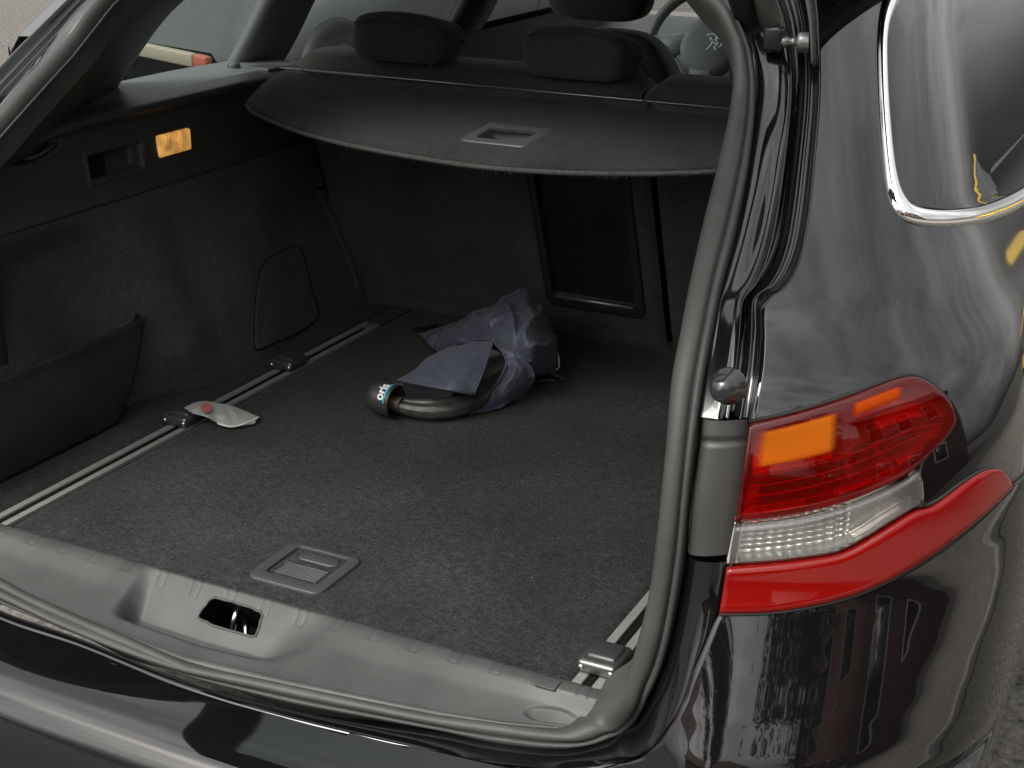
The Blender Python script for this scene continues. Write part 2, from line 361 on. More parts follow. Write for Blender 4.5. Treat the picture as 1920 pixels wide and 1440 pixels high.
carpet_sheet('carpet_strip', -.70, -RX-RW, -.02, 1.15, 14, 60)
carpet_sheet('carpet_strip', RX+RW, .62, -.02, 1.15, 8, 40)
for sx_ in (-1, 1): box('carpet_fill', (sx_*RX, 1.09, ZF-.006), (.040, .13, .010), CARPET, car, bev=.002)
box('floor_tray', (0, .60, ZF-.03), (1.16, 1.15, .03), VOID, car, bev=0)
def rail(cx):
    y0, y1 = -.012, 1.02
    def strip(a, b, nm='rail_flange'):
        return None
    V = []; prof = [(-.0190, -.004), (-.0185, .0012), (-.0070, .0012), (-.0064, -.0005), (-.0064, -.004), (.0064, -.004), (.0064, -.0005), (.0070, .0012), (.0185, .0012), (.0190, -.004)]
    R = [[(cx+px, y, ZF+pz) for px, pz in prof] for y in (y0, y1)]
    o = grid('lashing_rail', R, ALU, car, smooth=False, flip=True); o['label'] = 'aluminium load lashing rail set in the boot floor'
    box('rail_slot', (cx, (y0+y1)/2-.012, ZF-.0026), (.0126, y1-y0-.03, .0022), VOID, o, bev=0)
    box('end_cap', (cx, y1+.004, ZF-.0015), (.036, .012, .005), mat('cap_grey', (.06,.06,.058), .5), o, bev=.0012)
    return o
railL = rail(-RX); railR = rail(RX)
def slider(cx, y, parent):
    b = box('lashing_slider', (cx, y, ZF+.0105), (.050, .058, .018), CHROME if False else mat('slider_metal', (.16,.16,.158), .28, metal=.8, noise_s=50, noise_a=.2), parent, bev=.006, seg=4)
    bx = box('button', (cx+.001, y+.002, ZF+.0205), (.036, .036, .006), mat('slider_button', (.03,.031,.032), .35), None, bev=.003)
    # keep it thing > part > sub-part: the button hangs under the rail as well
    bx.parent = parent
    for s in (-1, 1):
        sc = lathe('rivet', [(0, .002), (.003, .0018), (.0042, 0), (.0042, -.004)], (cx+s*.019, y-.0285, ZF+.010), (0, -1, 0), STEEL, parent, n=12)
    return b
for y in (.432, .735): slider(-RX-.004, y, railL)
slider(RX+.003, .052, railR)

# floor handle --------------------------------------------------------------
hc = np.array([.008, .092]); hw, hd = .118, .112
def ring(name, o_, i_, z0, z1, m, parent):
    n = len(o_); V = [(x, y, z0) for x, y in o_]+[(x*.985+hc[0]*.015, y*.985+hc[1]*.015, z1) for x, y in o_]+[(x, y, z1) for x, y in i_]+[(x, y, z0-.004) for x, y in i_]
    F = []
    for k in range(3):
        for i in range(n): F.append((k*n+i, k*n+(i+1) % n, (k+1)*n+(i+1) % n, (k+1)*n+i))
    return mesh(name, V, F, m, parent)
HP = mat('handle_plastic', (.045, .046, .046), .40, spec=.5, bump=.08, bump_s=900)
fh = ring('floor_handle', rrect(*hc, hw, hd, .016), rrect(hc[0], hc[1]+.006, hw-.034, hd-.030, .008), ZF-.001, ZF+.0035, HP, car); bevel(fh, .001)
fh['label'] = 'grey plastic lift handle let into the boot floor'
slab('flap', [(x, y, ZF-.001) for x, y in rrect(hc[0], hc[1]+.006, hw-.042, hd-.038, .007)], .006, HP, fh, bev=.0012)
slab('finger_slot', [(x, y, ZF+.0015) for x, y in rrect(hc[0]+.002, hc[1]+.030, .062, .020, .0095)], .003, HP, fh, bev=.0015)
for k in range(8):
    box('grip_rib', (hc[0]+.002, hc[1]-.026+k*.0042, ZF+.0005), (.066, .0020, .003), HP, fh, bev=.0008)

# ================================================================== SILL TRIM
SP = [(.012, -.010), (.004, .000), (-.004, .0045), (-.014, .0040), (-.024, .0005), (-.036, -.006), (-.050, -.013), (-.075, -.021), (-.095, -.026), (-.101, -.0265), (-.1045, -.031), (-.106, -.045)]
SPd = spline(SP, 110)
SPd[:, 1] += ZF
sA = np.r_[0, np.cumsum(np.linalg.norm(np.diff(SPd, axis=0), axis=1))]
def sillx(px): return onz(px, .612)[0]
def bow(x): return -.012*(1-(x/.6)**2)+.0105       # slight plan curve of the sill
_sb = sorted([tuple(onz(p, .604)[:2]) for p in ((1040,1366),(937,1358),(825,1341),(720,1321),(525,1281),(337,1238),(150,1168),(0,1103),(-180,1020))])
def yend(x): return float(np.interp(x, [a for a, b in _sb], [b for a, b in _sb]))+.0015
xsill = np.linspace(-.66, .56, 760)
hx0, hx1 = -.085, .022                              # latch hole
scx0, scx1 = -.185, .135
R = []
for x in xsill:
    row = []
    for k, (y, z) in enumerate(SPd):
        s = sA[k]; dy = dz = 0.
        # tread ribs on the rolled edge
        u = (x+.005) % .056
        for g0 in (.017, .030):
            dz -= .0014*math.exp(-((u-g0)/.0013)**2)*sm(.008, .014, s)*(1-sm(.040, .043, s))
        if .017 < u < .030: dz -= .0005*math.exp(-((s-.042)/.0012)**2)
        # scooped latch recess
        xr = x+(s-.05)*.55
        d = sm(scx0, scx0+.030, x-(s-.05)*.15)*(1-sm(scx1-.085, scx1, xr))*(min(max((s-.026)/.046, 0), 1) if s < .072 else 1-sm(.078, .108, s))
        dz -= .034*d
        # dimple by the right end of the sill
        q = math.hypot((x-.44)/.034, (s-.092)/.020); dz -= .0035*(1-sm(.75, 1.05, q))
        ks = yend(x)/-.106; row.append((x, (y if y > -.02 else -.02+(y+.02)*(ks*.106-.02)/.086)+dy, z+dz))
    R.append(row)
R = np.array(R)
HOLE_PX = [(398,1121),(404,1119),(488,1146),(493,1152),(480,1192),(473,1195),(374,1163),(369,1157),(392,1126)]
def hole(c): return inpoly(proj(c), HOLE_PX)
st = grid('sill_trim', R, PLAST, car, skip=hole, flip=True); st['label'] = 'grey plastic loading sill with ribbed edge and latch scoop'
Rf = R.reshape(-1, 3); Rf = Rf[(Rf[:, 0] > -.14) & (Rf[:, 0] < .08) & (Rf[:, 1] < -.015)]; Rp = np.array([proj(q) for q in Rf])
hq3 = np.array([Rf[np.argmin(((Rp-np.array(p))**2).sum(1))] for p in resample(HOLE_PX+[HOLE_PX[0]], 33)[:-1]]); dv = np.array([0, .62, -.78])
tube('latch_rim', np.r_[hq3, hq3[:1]], .0017, PLAST, st, n=8, cap=False)
grid('latch_box', [hq3-dv*.0004, hq3+dv*.010, hq3+dv*.085, np.repeat(hq3.mean(0)[None]+dv*.085, 32, 0)], VOID, st, closed=True, smooth=False)
sx = -.020
tube('latch_striker', spline([onz((438,1200), ZF-.062), onz((436,1180), ZF-.048), onz((441,1155), ZF-.030), onz((448,1142), ZF-.026), onz((456,1152), ZF-.036), onz((460,1170), ZF-.052), onz((462,1200), ZF-.068)], 24), .0042, STEEL, st, n=10)
slab('screw_cover', [(x, y, z) for x, y, z in [(.410, -.008, ZF+.0048), (.436, -.008, ZF+.0048), (.434, -.026, ZF+.0012), (.408, -.026, ZF+.0012)]], .002, PLAST, st, bev=.0005)

# ================================================================== REAR SEAT BACK
TS = math.radians(20); SN = np.array([0, math.cos(TS), math.sin(TS)]); SO = np.array([0, 1.132, ZF])
SU = np.array([0, -math.sin(TS), math.cos(TS)])       # up along the seat back
def seatp(x, h, off=0): return SO+np.array([x, 0, 0])+SU*h-SN*off
def seat_panel(name, x0, x1, h0=.004, h1=.53, holes=None):
    R = []
    for h in edge_grid(h0, h1, 60):
        row = []
        for x in edge_grid(x0, x1, 50):
            e = min(x-x0, x1-x)
            o = -.010*(1-sm(0, .014, e))-.018*(1-sm(0, .03, h1-h)) + .0025*noise.noise(Vector((x*5, h*5, 9)))
            if holes:
                a, b, c, d = holes; q = min(x-a, b-x, h-c, d-h); o -= .012*sm(-.004, .004, q)
            o -= .004*math.exp(-((h-.030)/.004)**2)
            row.append(seatp(x, h, o))
        R.append(row)
    return grid(name, R, FELTD, car, flip=True)
rsL = seat_panel('rear_seat_back', -.575, .128, holes=(-.100, .083, .098, .52)); rsL['label'] = 'wide dark felt section of the folding rear seat back'
rsR = seat_panel('rear_seat_back', .140, .60); rsR['label'] = 'narrow dark felt section of the folding rear seat back'
# load-through hatch
V = []
hp = [seatp(x, h, -.009) for x, h in rrect(-.0085, .30, .170, .40, .012)]
hat = slab('load_hatch', hp, .006, mat('hatch_panel', (.013, .0135, .015), .38, spec=.35, noise_s=25, noise_a=.4, rough_n=.2), rsL, bev=.002, nrm=tuple(-SN))
def frame_on_seat(name, o_, i_, off0, off1, m, parent):
    n = len(o_); V = [seatp(x, h, off0) for x, h in o_]+[seatp(x, h, off1) for x, h in [((x*.93+x2*.07), (h*.93+h2*.07)) for (x, h), (x2, h2) in zip(o_, i_)]]+[seatp(x, h, off1) for x, h in i_]+[seatp(x, h, -.013) for x, h in i_]
    F = [(k*n+i, k*n+(i+1) % n, (k+1)*n+(i+1) % n, (k+1)*n+i) for k in range(3) for i in range(n)]
    return bevel(mesh(name, V, F, m, parent), .0015)
frame_on_seat('hatch_frame', rrect(-.0085, .30, .208, .45, .018), rrect(-.0085, .30, .172, .402, .013), -.001, .004, mat('hatch_frame_plastic', (.018,.018,.018), .5), rsL)
tube('hatch_lip', [seatp(-.088, .1005, .003), seatp(.072, .1005, .003)], .0032, mat('hatch_lip_metal', (.30,.30,.29), .32, metal=.7), rsL, n=10)
# dark gap between sections and behind
box('seat_gap_backing', tuple(seatp(.0, .225, -.035)), (1.15, .02, .43), VOID, car, bev=0, rot=Matrix.Rotation(TS, 3, 'X'))
# seat top cushions
def seat_top(x0, x1, hz, y0=1.056, depth=.13):
    prof = [(0, -.10), (-.004, -.03), (.002, -.006), (.014, .004), (.035, .008), (.075, .010), (.11, .002), (depth, -.03), (depth+.02, -.30)]
    pd = spline(prof, 40); R = []
    for x in edge_grid(x0, x1, 50):
        e = min(x-x0, x1-x); dr = .022*(1-sm(0, .04, e))
        R.append([(x, y0+p[0]+dr*.3, hz+p[1]-dr+.002*noise.noise(Vector((x*9, p[0]*9, 2)))) for p in pd])
    return grid('seat_top', R, SEATF, car, flip=False)
seat_top(-.66, .083, 1.148); seat_top(.088, .62, 1.150)
# crumpled white paper lying on the seat edge behind
pp = np.array([ony(p, 1.075) for p in [(545,110),(560,106),(600,110),(640,112),(690,108),(685,116),(640,116),(600,114)]])
# head restraints ------------------------------------------------------------
def headrest(cx, cz, y, w=.20, h=.085, d=.115, parent=None, name='head_restraint', tilt=.12):
    bm = bmesh.new(); bmesh.ops.create_cube(bm, size=1)
    bmesh.ops.subdivide_edges(bm, edges=bm.edges[:], cuts=9, use_grid_fill=True)
    for v in bm.verts:
        p = v.co*2; 
        q = Vector((p.x, p.y, p.z)); n_ = (abs(q.x)**6+abs(q.y)**6+abs(q.z)**6)**(1/6); q /= max(n_, 1e-6)
        k = 1+.05*q.x*0
        x = q.x*w/2*(1-.05*(q.z < 0)*abs(q.z)); yy = q.y*d/2; z = q.z*h/2-.012*(q.x**2)*(q.z > 0)-.012*q.y*(q.z > 0)
        v.co = (cx+x, y+d/2+yy+tilt*z, cz+z)
    me = bpy.data.meshes.new(name); bm.to_mesh(me); bm.free(); me.polygons.foreach_set('use_smooth', [True]*len(me.polygons)); me.materials.append(SEATF)
    o = bpy.data.objects.new(name, me); link(o, parent or car)
    for s in (-1, 1):
        lathe('post', [(.006, 0), (.006, -.06)], (cx+s*w*.27, y+d*.45, cz-h*.42), (0, 0, 1), STEEL, o, n=10)
    # stitching seam along the top edge
    sp = [(cx+t*w*.47, y+.004+d*.06, cz+h*.37-.006*abs(t)**3) for t in np.linspace(-1, 1, 12)]
    return o
h1 = headrest(-.397, 1.197, 1.02); h1['label'] = 'dark cloth rear head restraint nearest the left side window'
h2 = headrest(-.036, 1.193, 1.02); h2['label'] = 'dark cloth rear head restraint in the middle'
h3 = headrest(.345, 1.195, 1.03); h3['label'] = 'dark cloth rear head restraint partly behind the door seal'
for cx, w in ((-.397, .20), (-.036, .20)):
    for zz in (-.024,):
        tube('seam', spline([(cx-w*.46, 1.026, 1.195+.028), (cx-w*.2, 1.0225, 1.231), (cx, 1.0220, 1.232), (cx+w*.2, 1.0225, 1.231), (cx+w*.46, 1.026, 1.195+.028)], 20), .0011, mat('seam_thread', (.05,.025,.02), .8), h1 if cx < -.2 else h2, n=6)

# ================================================================== PARCEL SHELF
SS = .09; SY, SZ = 1.0, 1.118
def shelfp(px, off=0): 
    n = np.array([0, -SS, 1.]); n /= np.linalg.norm(n); return onpl(px, (0, SY, SZ), n)+n*off
front = spline([(463,196),(470,208),(500,222),(560,246),(640,268),(720,284),(800,298),(900,312),(1000,320),(1090,324),(1180,325),(1260,324),(1345,320),(1420,312),(1490,300)], 60)
F3 = np.array([shelfp(p) for p in front]); back3 = []
xb = np.linspace(-.640, .60, 60)
R = []
for i in range(60):
    a = F3[i]; b = np.array([xb[i], SY, SZ]); row = []
    for t in np.linspace(0, 1, 26):
        p = a*(1-t)+b*t; p[2] += .006*math.sin(math.pi*t)+.0015*noise.noise(Vector((p[0]*5, p[1]*5, 4))); 
        row.append(p)
    R.append(row)
R = np.array(R)
hq = [(-.075, .655), (.050, .655), (.050, .775), (-.075, .775)]
hcx = (shelfp((900,242))+shelfp((1032,250))+shelfp((1003,290))+shelfp((872,280)))/4
def shole(c): return abs(c[0]-hcx[0]) < .043 and abs(c[1]-hcx[1]+0.006) < .030
ps = grid('parcel_shelf', R, SHELFM, car, skip=shole, solid=.006, flip=True); ps['label'] = 'dark felt parcel shelf with a frayed curved rear edge'
tube('shelf_hem', np.array([shelfp(p, -.001) for p in front]), .0042, mat('hem_cloth', (.055, .054, .052), .9, noise_s=200, noise_a=.4, bump=.8, bump_s=500), ps, n=8)
# frayed threads on the hem
bmV, bmF = [], []
for i in range(240):
    t = random.random(); k = int(t*58); p = F3[k]+(F3[k+1]-F3[k])*random.random()+np.array([0, -.004, -.003+random.uniform(-.003, .002)])
    d = np.array([random.gauss(0, .6), -1.0, random.uniform(-1.2, .3)]); d = d/np.linalg.norm(d)*random.uniform(.003, .0075)
    w = np.array([.0003, 0, .0002]); j = len(bmV); bmV += [p-w, p+w, p+d]; bmF.append((j, j+1, j+2))
mesh('fray', bmV, bmF, mat('fray_thread', (.06, .059, .057), .9), ps, smooth=False, kind='stuff')
# shelf grab handle
sh_n = np.array([0, -SS, 1.]); sh_n /= np.linalg.norm(sh_n)
def shp(x, y, off): return np.array([x, y, SZ+SS*(y-SY)])+sh_n*off
o_ = rrect(hcx[0], hcx[1], .122, .112, .012); i_ = rrect(hcx[0], hcx[1]-.002, .082, .062, .008); b_ = rrect(hcx[0], hcx[1]-.002, .074, .050, .008)
n = len(o_)
V = [shp(x, y, .006) for x, y in o_]+[shp(hcx[0]+(x-hcx[0])*.97, hcx[1]+(y-hcx[1])*.97, .0125) for x, y in o_]+[shp(x, y, .0125) for x, y in i_]+[shp(x, y+.006, -.022) for x, y in b_]
Fq = [(k*n+i, k*n+(i+1) % n, (k+1)*n+(i+1) % n, (k+1)*n+i) for k in range(3) for i in range(n)]+[tuple(range(3*n, 4*n))]
hsh = mesh('shelf_handle', V, Fq, mat('shelf_handle_plastic', (.085,.086,.085), .4, spec=.5), ps); bevel(hsh, .0025, 3, 30)
hsh['label'] = 'grey plastic grab recess in the parcel shelf'
# cassette
prof = [(-.002, -.010), (-.002, .004), (.004, .0075), (.030, .010), (.048, .004), (.050, -.03), (.0, -.03)]
cas = grid('shelf_cassette', [[(x, SY+y, SZ+z) for y, z in prof] for x in (-.645, .645)], PLASTD, car, closed=True, smooth=False, flip=False); bevel(cas, .002)
tube('cassette_edge', [(-.640, SY-.003, SZ+.0135), (.64, SY-.003, SZ+.0135)], .0016, mat('edge_strip', (.45,.46,.45), .3, metal=.7), cas, n=8)
# cassette end bracket on the left
brk = box('shelf_bracket', (-.668, SY-.012, SZ+.010), (.055, .055, .012), mat('bracket_plastic', (.10,.103,.10), .35), car, bev=.003)
box('catch', (-.690, SY-.075, SZ-.004), (.030, .030, .012), mat('bracket_plastic'), brk, bev=.003)
lathe('catch_wheel', [(0, .006), (.010, .006), (.013, .002), (.013, -.006)], (-.715, SY-.050, SZ+.018), (0, 0, 1), mat('bracket_plastic'), brk, n=16)

# ================================================================== LEFT SIDE TRIM
def felt_x(y, z):
    t = (z-ZF)/.345
    base = -.560-.062*sm(0, 1, t)                       # leans out towards the top
    arch = .030*math.exp(-((y-.70)/.17)**2)*(1-sm(.35, .95, t))      # wheel arch
    rec = -.045*(1-sm(.40, .56, y+ (t-.4)*.12))*(1-sm(.80, 1.0, t))   # storage hollow behind the pocket
    ridge = .022*math.exp(-((y-.545)/.055)**2)*sm(0, .3, t)*(1-sm(.75, .95, t))
    near = .022*sm(.85, 1.13, y)*(1-sm(.2, 1.0, t))
    dark = -.020*math.exp(-(((y-.22)/.10)**2+((z-.86)/.05)**2))
    return base+arch+rec+ridge+near+dark+.0025*noise.noise(Vector((y*7, z*7, 5)))
def wall(sign, name):
    R = []
    for y in np.linspace(.0, 1.16, 120):
        row = []
        for z in np.linspace(ZF-.004, .978, 60):
            x = felt_x(y, z) if sign < 0 else -max(felt_x(y, z), -.60)-.02
            row.append((x, y-.20*(z-ZF) if y > 1.1 else y, z))
        R.append(row)
    return grid(name, R, FELT, car, flip=sign > 0)
wl = wall(-1, 'side_felt'); wl['label'] = 'dark felt lining over the left wheel arch'
wall(1, 'side_felt')
def onfelt(px, off=0):
    r = ray(px); t = 1.6
    while t < 5:
        t += .03; p = CAM+r*t
        if p[0] < felt_x(p[1], p[2])+off:
            a, b = t-.03, t
            for _ in range(14):
                q = (a+b)/2; p = CAM+r*q
                if p[0] < felt_x(p[1], p[2])+off: b = q
                else: a = q
            return CAM+r*b
    return p
# access cover in the felt
ac = spline([(500,488),(530,472),(556,462),(566,470),(585,545),(598,590),(590,602),(560,624),(520,641),(484,656),(478,648),(480,560),(490,505),(500,488)], 60)
AV = np.array([onfelt(p, .003) for p in ac]); 
cen = np.array([onfelt(p, .0035) for p in resample([(535,520),(535,600)], 2)])
rows = []
c0 = np.array([onfelt((532, 560), .004)])[0]
ac_c = ac.mean(0)
for s in (1.0, .97, .93, .8, .6, .4, .2, .02):
    rows.append([onfelt(ac_c+(p-ac_c)*s, .0005 if s == 1 else .0045) for p in ac[:-1]])
cov = grid('access_cover', rows, FELT, wl, closed=True, flip=True)
tube('cover_gap', np.array([onfelt(ac_c+(p-ac_c)*1.012, .001) for p in ac]), .0010, VOID, wl, n=6)
# plastic storage pocket standing in front of the hollow
XPK = -.558
pk_o = [(-.02, .634), (.385, .634), (.400, .655), (.493, .779), (.488, .785), (.47, .784), (-.02, .779)]
R = []
for i, t in enumerate(np.linspace(0, 1, 60)):
    yb = -.02+t*(.392+.02); yt = -.02+t*(.495+.02); row = []
    for s in np.linspace(0, 1, 24):
        y = yb+(yt-yb)*s**1.0; z = .634+s*.150
        x = XPK+.010*math.sin(math.pi*min(s*1.1, 1))*(.6+.4*t)-.045*sm(.93, 1.0, t)+.006*(1-s)
        row.append((x, y, z))
    # rolled lip at the top
    for a in np.linspace(.3, math.pi*1.2, 8):
        x0, y0, z0 = row[23]; row.append((x0-.006+.006*math.cos(a)*1.0, y0, z0+.005*math.sin(a)))
    R.append(row)
pk = grid('storage_pocket', R, mat('pocket_plastic', (.022, .0225, .023), .52, spec=.35, noise_s=14, noise_a=.25, bump=.12, bump_s=800, rough_n=.15), car, solid=-.004, flip=True); pk['label'] = 'dark plastic storage pocket along the left boot wall'

# upper plastic trim with ledge ------------------------------------------------
TPd = spline([(-.766, 1.139), (-.72, 1.136), (-.66, 1.132), (-.632, 1.129), (-.620, 1.1255), (-.617, 1.119), (-.622, 1.1125), (-.636, 1.108), (-.643, 1.103), (-.6435, 1.096), (-.640, 1.06), (-.635, 1.02), (-.630, .990), (-.626, .982), (-.628, .975), (-.640, .968)], 130)
yy = np.linspace(.20, 1.10, 360); R = []
for y in yy:
    row = []
    for x, z in TPd:
        dx = dz = 0.
        if z < 1.104 and z > .985:
            # grab recess
            a = min(y-.444, .579-y); b = min(z-1.015, 1.064-z)
            q = min(a, b)
            dx += .0035*math.exp(-((q-.000)/.0045)**2) if q < .02 else 0
            if q > 0: dx -= .024*sm(.003, .009, q)
            # tie-down hook hollow
            ux, uz = y-.345, z-(1.088-(.345-y)*.15); q2 = math.hypot(ux/.060, uz/.013); dx -= .018*(1-sm(.6, 1.0, q2))
        zz = z
        if z > 1.10: zz = z-.018*sm(.45, .20, y)-.006*sm(.80, 1.10, y)
        row.append((x+dx, y, zz))
    R.append(row)
R = np.array(R)
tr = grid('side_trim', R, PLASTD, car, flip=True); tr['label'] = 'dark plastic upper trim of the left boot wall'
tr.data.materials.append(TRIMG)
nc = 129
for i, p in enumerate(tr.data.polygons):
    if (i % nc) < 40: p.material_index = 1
# right side trim, simple mirror (hidden behind the door seal from here)
grid('side_trim', [[(min(-x+.02, .735), y, z) for x, z in TPd[::6]] for y in np.linspace(.36, 1.1, 20)], PLASTD, car)
lpR = box('recess_divider', (-.650, .472, 1.040), (.012, .045, .040), BLACKP, tr, bev=.003)
tube('tie_hook', spline([(-.644, .315, 1.080), (-.634, .330, 1.083), (-.630, .352, 1.090), (-.636, .372, 1.094)], 14), .0032, PLASTD, tr, n=8)
# boot lamp
lp = box('boot_lamp', (-.6385, .6635, 1.0445), (.012, .088, .038), AMBER, tr, bev=.004, seg=4); lp['label'] = 'glowing amber boot lamp in the side trim'
for k in range(9): box('lens_rib', (-.6322, .630+k*.0084, 1.0445), (.0012, .0022, .030), AMBER, tr, bev=0)
bz = [(-.6395, y, z) for y, z in rrect(.6635, 1.0445, .094, .044, .006)]
tube('lamp_bezel', np.array(bz+[bz[0]]), .0022, PLASTD, tr, n=8)

# ================================================================== BODY, RIGHT REAR CORNER AND FLANK
def yopen_pt(px, zs=((.55,-.075),(.70,-.055),(.90,-.045),(1.0,-.02),(1.08,.045),(1.167,.165),(1.263,.30),(1.373,.40),(1.5,.50))):
    r = ray(px); Z, Y = zip(*zs); t = .9
    def g(t): p = CAM+r*t; return p[1]-np.interp(p[2], Z, Y)
    a, b = .8, 4.
    ts = np.linspace(.8, 3.5, 140); k = next(i for i, q in enumerate(ts) if g(q) > 0); a, b = ts[k-1], ts[k]
    for _ in range(30):
        m = (a+b)/2
        if g(m) > 0: b = m
        else: a = m
    return CAM+r*b
seal_px = [  # inner edge, outer edge, mode
    ((1270,-45),(1322,-45),'v'), ((1309,0),(1361,0),'v'), ((1340,28),(1376,28),'v'), ((1358,62),(1392,60),'v'), ((1370,94),(1406,100),'v'), ((1374,150),(1413,150),'v'), ((1371,190),(1413,200),'v'), ((1362,240),(1409,250),'v'),
    ((1344,319),(1398,325),'v'), ((1316,431),(1376,431),'v'), ((1292,540),(1348,540),'v'), ((1276,625),(1331,625),'v'), ((1260,710),(1316,710),'v'), ((1249,837),(1299,837),'v'),
    ((1238,950),(1286,950),'v'), ((1228,1040),(1277,1050),'v'), ((1216,1120),(1265,1130),'v'), ((1198,1195),(1252,1200),'v'), ((1180,1255),(1237,1255),'v'), ((1158,1300),(1215,1305),'v'),
    ((1120,1340),(1185,1355),'b'), ((1085,1357),(1144,1384),'b'), ((1040,1366),(1065,1404),'b'), ((937,1358),(937,1395),'b'), ((825,1341),(825,1371),'b'), ((720,1321),(720,1352),'b'), ((525,1281),(525,1315),'b'), ((337,1238),(337,1261),'b'), ((150,1168),(150,1187),'b'), ((0,1103),(0,1132),'b'), ((-180,1020),(-180,1047),'b')]
SI, SO_ = [], []
for i, (a, b, md) in enumerate(seal_px):
    if md == 'v': SI.append(yopen_pt(a)); SO_.append(yopen_pt(b)+np.array([0, .004, 0]))
    else:
        k = min((i-20)/3., 1); za = .637*(1-k)+.604*k; zb = .626*(1-k)+.590*k
        SI.append(onz(a, za)); SO_.append(onz(b, zb))
NS = 260
SIr, SOr = spline(SI, NS), spline(SO_, NS)
def seal_rows(I, O, sgn=1):
    R = []
    T = np.gradient(I, axis=0)
    for i in range(len(I)):
        d = O[i]-I[i]; t = T[i]/np.linalg.norm(T[i]); n_ = np.cross(d, t); n_ /= np.linalg.norm(n_)
        if n_ @ np.array([0, -.6, .8]) < 0: n_ = -n_
        row = []
        for u, h in ((-.06, -.035), (-.03, -.012), (.0, .002), (.06, .0075), (.16, .0115), (.30, .0135), (.46, .0140), (.60, .0130), (.68, .0105), (.715, .0068), (.735, .0045), (.77, .0042), (.80, .0068), (.88, .0072), (.97, .0060), (1.0, .0), (1.0, -.03)):
            row.append(I[i]+d*u+n_*h)
        R.append(row)
    return np.array(R)
SR = seal_rows(SIr, SOr)
seal = grid('door_seal', SR, SEALM, car, flip=True); seal['label'] = 'thick grey rubber seal around the boot opening'
# serrated grip edge
bV, bF = [], []
for i in range(20, 175, 1):
    p = SR[i][10]*.5+SR[i][11]*.5; t = SR[i+1][10]-SR[i][10]; L = np.linalg.norm(t); t = t/L; d = SR[i][11]-SR[i][10]; d /= np.linalg.norm(d)
    for f_ in (0, .5):
        c = p+t*L*f_; j = len(bV); w = .0016; up = np.array([0, -.0022, 0])
        bV += [c-t*w-d*.002+up*.2, c+t*w-d*.002+up*.2, c+t*w*.3+d*.0018+up, c-t*w*.3+d*.0018+up]; bF.append((j, j+1, j+2, j+3))
mesh('seal_serration', bV, bF, RUBBER, seal, smooth=False, kind='stuff')
# left half of the opening: mirror of the upright part
mir = lambda A: np.array(A)*np.array([-1, 1, 1])
kk = 190
grid('door_seal', mir(SR[:kk]), SEALM, car)

# shut line edge of the body -------------------------------------------------------
pairs_up = [((1322,-45),(1524,-45)), ((1361,0),(1529,0)), ((1391,45),(1533,45)), ((1411,112),(1535,112)), ((1414,187),(1535,187)), ((1400,300),(1526,300)), ((1376,431),(1511,431)), ((1357,500),(1494,500)), ((1348,540),(1467,542)),
            ((1342,567),(1431,566)), ((1330,625),(1429,630)), ((1318,700),(1424,700)), ((1305,787),(1409,789))]
pairs_lo = [((1277,1048),(1370,1055)), ((1268,1110),(1354,1120)), ((1261,1155),(1343,1157)), ((1252,1200),(1325,1203)), ((1238,1250),(1303,1250)), ((1215,1305),(1277,1322)), ((1188,1352),(1240,1382)), ((1144,1384),(1200,1420)), ((1060,1405),(1090,1450)), ((937,1395),(937,1437)), ((825,1371),(825,1411)), ((720,1352),(720,1391)),
            ((525,1315),(525,1346)), ((337,1261),(337,1290)), ((150,1187),(150,1214)), ((0,1132),(0,1163)), ((-180,1047),(-180,1075))]
EU = spline([onbody(b) for a, b in pairs_up], 120)
EL = spline([onbody(b) for a, b in pairs_lo], 140)
SU_ = spline([yopen_pt(a)+np.array([0, .004, 0]) for a, b in pairs_up], 120)
from_seal = lambda px: SOr[np.argmin([np.hypot(*(proj(q)-np.array(px))) for q in SOr])]
SL_ = spline([from_seal(a) for a, b in pairs_lo], 140)
# painted jamb of the upright: channel section between seal and shut line
JP = [(-.02, .020), (.02, .020), (.05, .010), (.10, .007), (.22, .006), (.34, .012), (.44, .018), (.52, .020), (.545, .010), (.560, .008), (.575, .012), (.585, .050), (.66, .055), (.672, .030), (.72, .024), (.76, .022), (.775, .012), (.79, .010), (.81, .016), (.86, .020), (.92, .018), (.955, .010), (.975, .003), (1.0, .0)]
def jamb(S, E, prof, amp=None):
    R = []
    for i in range(len(S)):
        t = i/(len(S)-1); row = []
        for u, dp in prof:
            p = S[i]*(1-u)+E[i]*u
            a = dp*(amp(t, u) if amp else 1)
            row.append(p+np.array([-.25, .95, 0])*a)
        R.append(row)
    return np.array(R)
def jamp(t, u):
    b = 1.0
    if .08 < u < .5: b *= 1+1.6*math.sin(t*9+u*5)*.5+.8*noise.noise(Vector((t*6, u*3, 0)))
    return b*(1-.55*sm(.78, 1.0, t))
JR = jamb(SU_, EU, JP, jamp)
jr = grid('door_jamb', JR, PAINTD, car, flip=True); jr['label'] = 'glossy black jamb beside the right door seal'
grid('door_jamb', mir(JR), PAINTD, car)
JB = [(-.02, .018), (.22, .024), (.40, .018), (.47, .003), (.51, -.0035), (.60, -.0045), (.90, -.004), (.97, -.001), (1.0, .005)]
JL = [(-.02, .018), (.06, .020), (.12, .014), (.18, .004), (.26, -.002), (.40, -.004), (.7, -.003), (.92, .001), (1.0, .005)]
